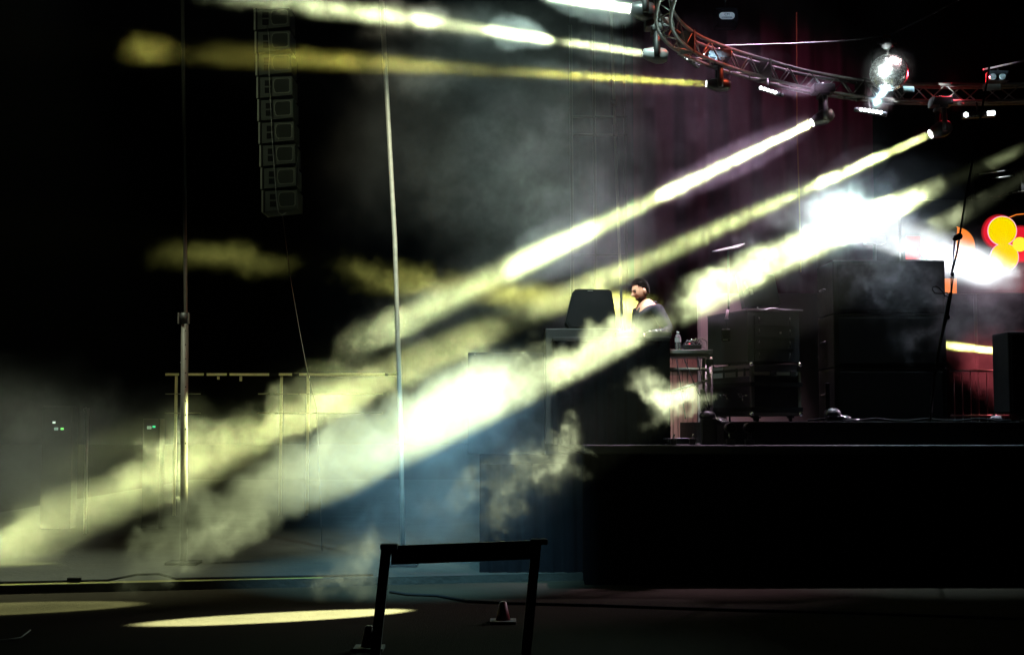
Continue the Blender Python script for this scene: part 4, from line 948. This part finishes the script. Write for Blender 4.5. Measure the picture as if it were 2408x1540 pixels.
def smoke(label, lo, hi, vox, puffs, seed, amp):
    n = [int(round((hi[i] - lo[i]) / vox[i])) + 1 for i in range(3)]
    vx = [(hi[i] - lo[i]) / (n[i] - 1) for i in range(3)]
    ax = [np.linspace(lo[i], hi[i], n[i], dtype=np.float32) for i in range(3)]
    G = [np.broadcast_to(ax[0][:, None, None], n), np.broadcast_to(ax[1][None, :, None], n), np.broadcast_to(ax[2][None, None, :], n)]
    W = [fbm(n, vx, seed + i, 1.0, 2.4) for i in range(3)]
    T = fbm(n, vx, seed + 5, .7, 1.75)
    # warp: two steps along the random flow folds the edges into curls
    p = [G[i] + amp * W[i] for i in range(3)]
    p2 = [p[i] + amp * .8 * trilerp(W[(i + 1) % 3], lo, vx, p) for i in range(3)]
    p3 = [p2[i] + amp * .45 * trilerp(W[(i + 2) % 3], lo, vx, [p2[0] * 1.0, p2[1], p2[2]]) for i in range(3)]
    t3 = trilerp(T, lo, vx, p3)
    del W, p, p2
    D = np.zeros(n, np.float32)
    for (px, py, Y, a, b, cc, ang, d, soft, tex, wrp) in puffs:
        c = P(px, py, Y); k = Y / F; a_ = a * k; b_ = b * k; ca, sa = math.cos(R(ang)), math.sin(R(ang))
        m = 1.6 * max(a_, b_) + .4
        i0 = max(0, int((c.x - m - lo[0]) / vx[0])); i1 = min(n[0], int((c.x + m - lo[0]) / vx[0]) + 2)
        j0 = max(0, int((c.z - m - lo[2]) / vx[2])); j1 = min(n[2], int((c.z + m - lo[2]) / vx[2]) + 2)
        if i1 <= i0 or j1 <= j0: continue
        sl = (slice(i0, i1), slice(None), slice(j0, j1))
        def mixw(i): return G[i][sl] * (1 - wrp) + p3[i][sl] * wrp
        x, y, z = mixw(0) - c.x, mixw(1) - c.y, mixw(2) - c.z
        q = np.sqrt(((x * ca + z * sa) / a_) ** 2 + ((-x * sa + z * ca) / b_) ** 2 + (y / cc) ** 2)
        mk = np.clip((1 - q) / soft, 0, 1); mk = mk * mk * (3 - 2 * mk)
        tx = np.exp(tex * t3[sl] - tex * tex / 2) if tex else 1.0
        D[sl] += d * mk * tx
    for i in (0, 1, 2):   # fade to nothing at the sides of the grid
        s = [1, 1, 1]; s[i] = n[i]; e = np.minimum(np.arange(n[i]), np.arange(n[i])[::-1]) * vx[i]
        D *= np.clip(e / .15, 0, 1).reshape(s).astype(np.float32)
    D = np.clip(D, 2e-5, 6)
    me = bpy.data.meshes.new('smoke'); me.vertices.add(D.size)
    at = me.attributes.new('dens', 'FLOAT', 'POINT'); at.data.foreach_set('value', D.ravel())
    ob = bpy.data.objects.new('smoke', me); COL.objects.link(ob); tag(ob, label, 'smoke', kind='stuff')
    g = bpy.data.node_groups.new('smoke_grid', 'GeometryNodeTree')
    g.interface.new_socket('Geometry', in_out='INPUT', socket_type='NodeSocketGeometry'); g.interface.new_socket('Geometry', in_out='OUTPUT', socket_type='NodeSocketGeometry')
    nd = g.nodes; L = g.links.new; gi = nd.new('NodeGroupInput'); go = nd.new('NodeGroupOutput')
    vc = nd.new('GeometryNodeVolumeCube'); vc.inputs['Min'].default_value = lo; vc.inputs['Max'].default_value = hi
    for k, a in enumerate(('Resolution X', 'Resolution Y', 'Resolution Z')): vc.inputs[a].default_value = n[k]
    pos = nd.new('GeometryNodeInputPosition')
    def vm(op, a, v):
        m = nd.new('ShaderNodeVectorMath'); m.operation = op; L(a, m.inputs[0])
        if v is not None: m.inputs[1].default_value = v
        return m.outputs[0]
    fl = vm('FLOOR', vm('ADD', vm('MULTIPLY', vm('SUBTRACT', pos.outputs[0], lo), [1 / v for v in vx]), (.5, .5, .5)), None)
    xyz = nd.new('ShaderNodeSeparateXYZ'); L(fl, xyz.inputs[0])
    def im(op, a, b):
        m = nd.new('FunctionNodeIntegerMath'); m.operation = op
        for i, v in enumerate((a, b)):
            if isinstance(v, int): m.inputs[i].default_value = v
            else: L(v, m.inputs[i])
        return m.outputs[0]
    idx = im('ADD', im('MULTIPLY', im('ADD', im('MULTIPLY', xyz.outputs[0], n[1]), xyz.outputs[1]), n[2]), xyz.outputs[2])
    si = nd.new('GeometryNodeSampleIndex'); si.data_type = 'FLOAT'; si.domain = 'POINT'; si.clamp = True
    na = nd.new('GeometryNodeInputNamedAttribute'); na.data_type = 'FLOAT'; na.inputs['Name'].default_value = 'dens'
    L(gi.outputs[0], si.inputs['Geometry']); L(na.outputs[0], si.inputs['Value']); L(idx, si.inputs['Index']); L(si.outputs[0], vc.inputs['Density'])
    sm = nd.new('GeometryNodeSetMaterial'); sm.inputs['Material'].default_value = volmat('smoke', 1.0, True)
    L(vc.outputs[0], sm.inputs['Geometry']); L(sm.outputs[0], go.inputs[0]); ob.modifiers.new('grid', 'NODES').node_group = g
    return ob
# px, py, depth, half length, half width (picture px), half depth (m), angle, density, softness, texture, curl
A3 = 26; A4 = 24
FRONT = [
    # beam 0 and 1, top
    (1400, 5, 14.2, 150, 50, .5, -10, .20, .3, .1, .2),
    (1220, 82, 14.35, 96, 34, .5, -10, .30, .3, .2, .3), (1430, 115, 14.3, 130, 40, .4, -10, .06, .4, .2, .2),
    (1010, 45, 14.4, 60, 32, .5, -8, .24, .5, .3, .4), (860, 28, 14.4, 200, 60, .6, -8, .12, .8, .5, .6), (700, 8, 14.5, 260, 60, .6, -8, .09, .9, .4, .7),
    (1120, 70, 14.4, 150, 44, .5, -8, .06, .6, .2, .3),
    # beam 2
    (850, 162, 14.95, 360, 70, .5, -4, .09, .8, .3, .5), (560, 140, 15, 200, 60, .5, -4, .035, .9, .3, .6), (350, 120, 15, 80, 80, .6, 0, .14, 1, .3, .5), (1440, 187, 14.9, 290, 40, .4, -4, .08, .6, .15, .2),
    # beam 3
    (1735, 374, 15.8, 228, 46, .5, A3, .14, .15, .05, .12), (1600, 440, 15.8, 90, 50, .5, A3, .08, .5, .5, .4),
    (1300, 590, 15.8, 150, 80, .5, A3, .24, .35, .2, .4), (1180, 650, 15.8, 300, 110, .6, A3, .05, .9, .3, .6),
    (1000, 735, 15.8, 230, 90, .5, A3, .12, .9, .5, .7), (1475, 508, 15.8, 90, 50, .5, A3, .04, .7, .3, .3), (880, 785, 15.8, 110, 60, .5, A3, .05, .9, .9, .8),
    # beam 4
    (2140, 338, 16.2, 70, 30, .4, A3, .03, .5, .2, .2), (2003, 398, 16.15, 100, 46, .5, A3, .18, .12, .05, .1),
    (1700, 540, 16.1, 300, 80, .6, A4, .035, .8, .3, .4), (1380, 680, 16.0, 220, 130, .6, A4, .07, .9, .3, .6),
    (1040, 850, 15.95, 180, 90, .5, A4, .11, .8, .5, .9), (760, 955, 15.9, 240, 90, .5, A4, .20, .8, .4, .9), (450, 1090, 15.8, 260, 100, .5, A4, .20, .8, .3, .7),
    (180, 1210, 15.7, 240, 100, .6, A4, .17, .9, .3, .7), (20, 1290, 15.6, 130, 90, .6, 10, .2, .7, .3, .6),
    # beam 5
    (2370, 345, 15.73, 70, 40, 0.5, A3, 0.003, 0.8, 1.2, 1.0), (2200, 430, 15.44, 70, 35, 0.4, A3, 0.004, 0.8, 1.2, 1.0), (2160, 445, 15.37, 26, 26, 0.3, 20, 0.03, 0.6, 0.5, 0.8), (2040, 512, 15.17, 175, 145, 0.7, 0, 0.34, 1.0, 0.35, 0.7), (1910, 585, 14.96, 120, 75, 0.5, A3, 0.1, 0.8, 0.4, 0.8), (1690, 685, 14.62, 130, 90, 0.5, A4, 0.13, 0.7, 0.4, 0.9), (1790, 640, 14.78, 110, 90, 0.4, A4, 0.09, 0.9, 0.7, 1.2),
    (1400, 828, 14.24, 170, 60, 0.4, A4, 0.17, 0.6, 0.3, 0.7), (1550, 762, 14.41, 70, 30, 0.25, A4, 0.03, 0.6, 0.3, 0.7), (1280, 885, 14.03, 160, 95, 0.45, A4, 0.13, 0.9, 0.7, 1.3), (1060, 975, 13.73, 270, 130, 0.6, A4, 0.24, 0.6, 0.15, 0.6), (800, 1090, 13.39, 320, 130, 0.55, A4, 0.22, 0.8, 0.25, 0.7), (560, 1205, 13.09, 240, 115, 0.5, A4, 0.14, 0.8, 0.5, 1.1), (380, 1290, 12.87, 180, 90, 0.5, A4, 0.07, 0.9, 0.7, 1.2), (950, 1030, 13.58, 700, 150, 0.6, A4, 0.035, 0.9, 0.25, 0.6),
    # lit cones of the bars
    (1890, 208, 15.5, 80, 22, .3, 3, .5, .8, .1, .1), (2062, 238, 15.75, 40, 40, .25, 0, .5, .8, .2, .2), (1770, 136, 15.2, 130, 20, .3, -3, .03, .8, .1, .2), (2235, 245, 15.9, 40, 26, .25, 0, .04, .8, .2, .2), (2090, 172, 15.9, 75, 75, .3, 0, .10, 1, .1, .2),
    (2030, 520, 15.2, 300, 210, .7, 10, .05, 1, .3, .8),
    # broad clouds
    (1080, 1150, 14.9, 480, 210, 1.0, A4, .13, 1, .3, .7), (1250, 400, 15.2, 360, 300, 1.2, 20, .045, 1, .4, .9), (1380, 540, 15.5, 260, 180, 1.0, 0, .08, 1, .3, .9), (900, 330, 15.2, 300, 300, 1.0, 0, .014, 1, .4, .9),
    (40, 1130, 14.8, 330, 320, 1.2, 0, .09, 1, .2, .6), (1150, 120, 15.2, 420, 190, 1.0, 0, .025, 1, .4, .9), (1850, 420, 15.8, 330, 220, .8, 0, .022, 1, .4, .8), (1600, 250, 15.6, 330, 260, .8, 0, .020, 1, .4, .8),
    (2110, 690, 15.12, 210, 120, .32, -25, .22, 1, .6, 1.1), (2310, 745, 15.2, 150, 110, .6, -15, .16, 1, .5, 1.1), (1880, 700, 15.0, 150, 100, .4, 0, .05, 1, .6, 1.1), (1800, 520, 15.6, 200, 120, .5, 20, .03, 1, .5, 1),
    (2290, 635, 15.8, 170, 100, .6, -16, .28, .8, .3, .7), (2170, 560, 15.6, 110, 80, .5, -20, .12, .9, .5, 1),
    (390, 1050, 15.8, 80, 40, .4, 15, .1, .9, .7, 1.2), (250, 1000, 15.8, 330, 110, .8, 5, .03, 1, .4, .9),
]
LOW = [  # puffs crossed by the lamp that draws the pool on the ground
    (1525, 935, 13.35, 90, 78, .30, -20, .075, .7, .5, 1.3), (1590, 960, 13.4, 70, 50, .25, -10, .03, .9, .7, 1.3),
    (1300, 1085, 12.9, 110, 75, .35, 15, .03, .9, .8, 1.5), (1215, 1150, 12.75, 105, 75, .35, 30, .022, .9, .8, 1.5), (1090, 1190, 12.6, 120, 60, .3, 30, .014, 1, .8, 1.5),
    (835, 1325, 12.2, 90, 60, .3, 0, .03, .9, .7, 1.4),
]
BACK = [
    (1470, 735, 18.9, 90, 110, .5, 0, .7, .7, .3, .8), (1200, 700, 18.8, 250, 80, .5, -7, .22, 1, .3, .6), (930, 655, 18.6, 200, 60, .5, -7, .10, 1, .6, 1), (520, 605, 18.5, 220, 50, .5, -7, .07, 1, .35, .6),
    (2330, 822, 19.1, 150, 60, .5, -7, .06, .4, .8, 1), (2320, 850, 19.0, 150, 110, .5, -25, .30, .8, .3, 1), (1180, 790, 18.8, 110, 70, .5, 10, .03, .9, .6, 1),
]
smoke('pale smoke drifting through the slanted light beams', (-6.4, 12.55, .02), (5.9, 16.7, 6.3), (.024, .05, .024), FRONT, 11, .075)
smoke('small smoke puffs curling in front of the stage wall', (-2.4, 11.7, .02), (2.2, 13.7, 2.5), (.02, .03, .02), LOW, 51, .07)
smoke('thin far smoke lit by the low yellow beam behind the booth', (-4.9, 18.0, 1.5), (7.2, 19.6, 5.0), (.04, .06, .04), BACK, 31, .08)
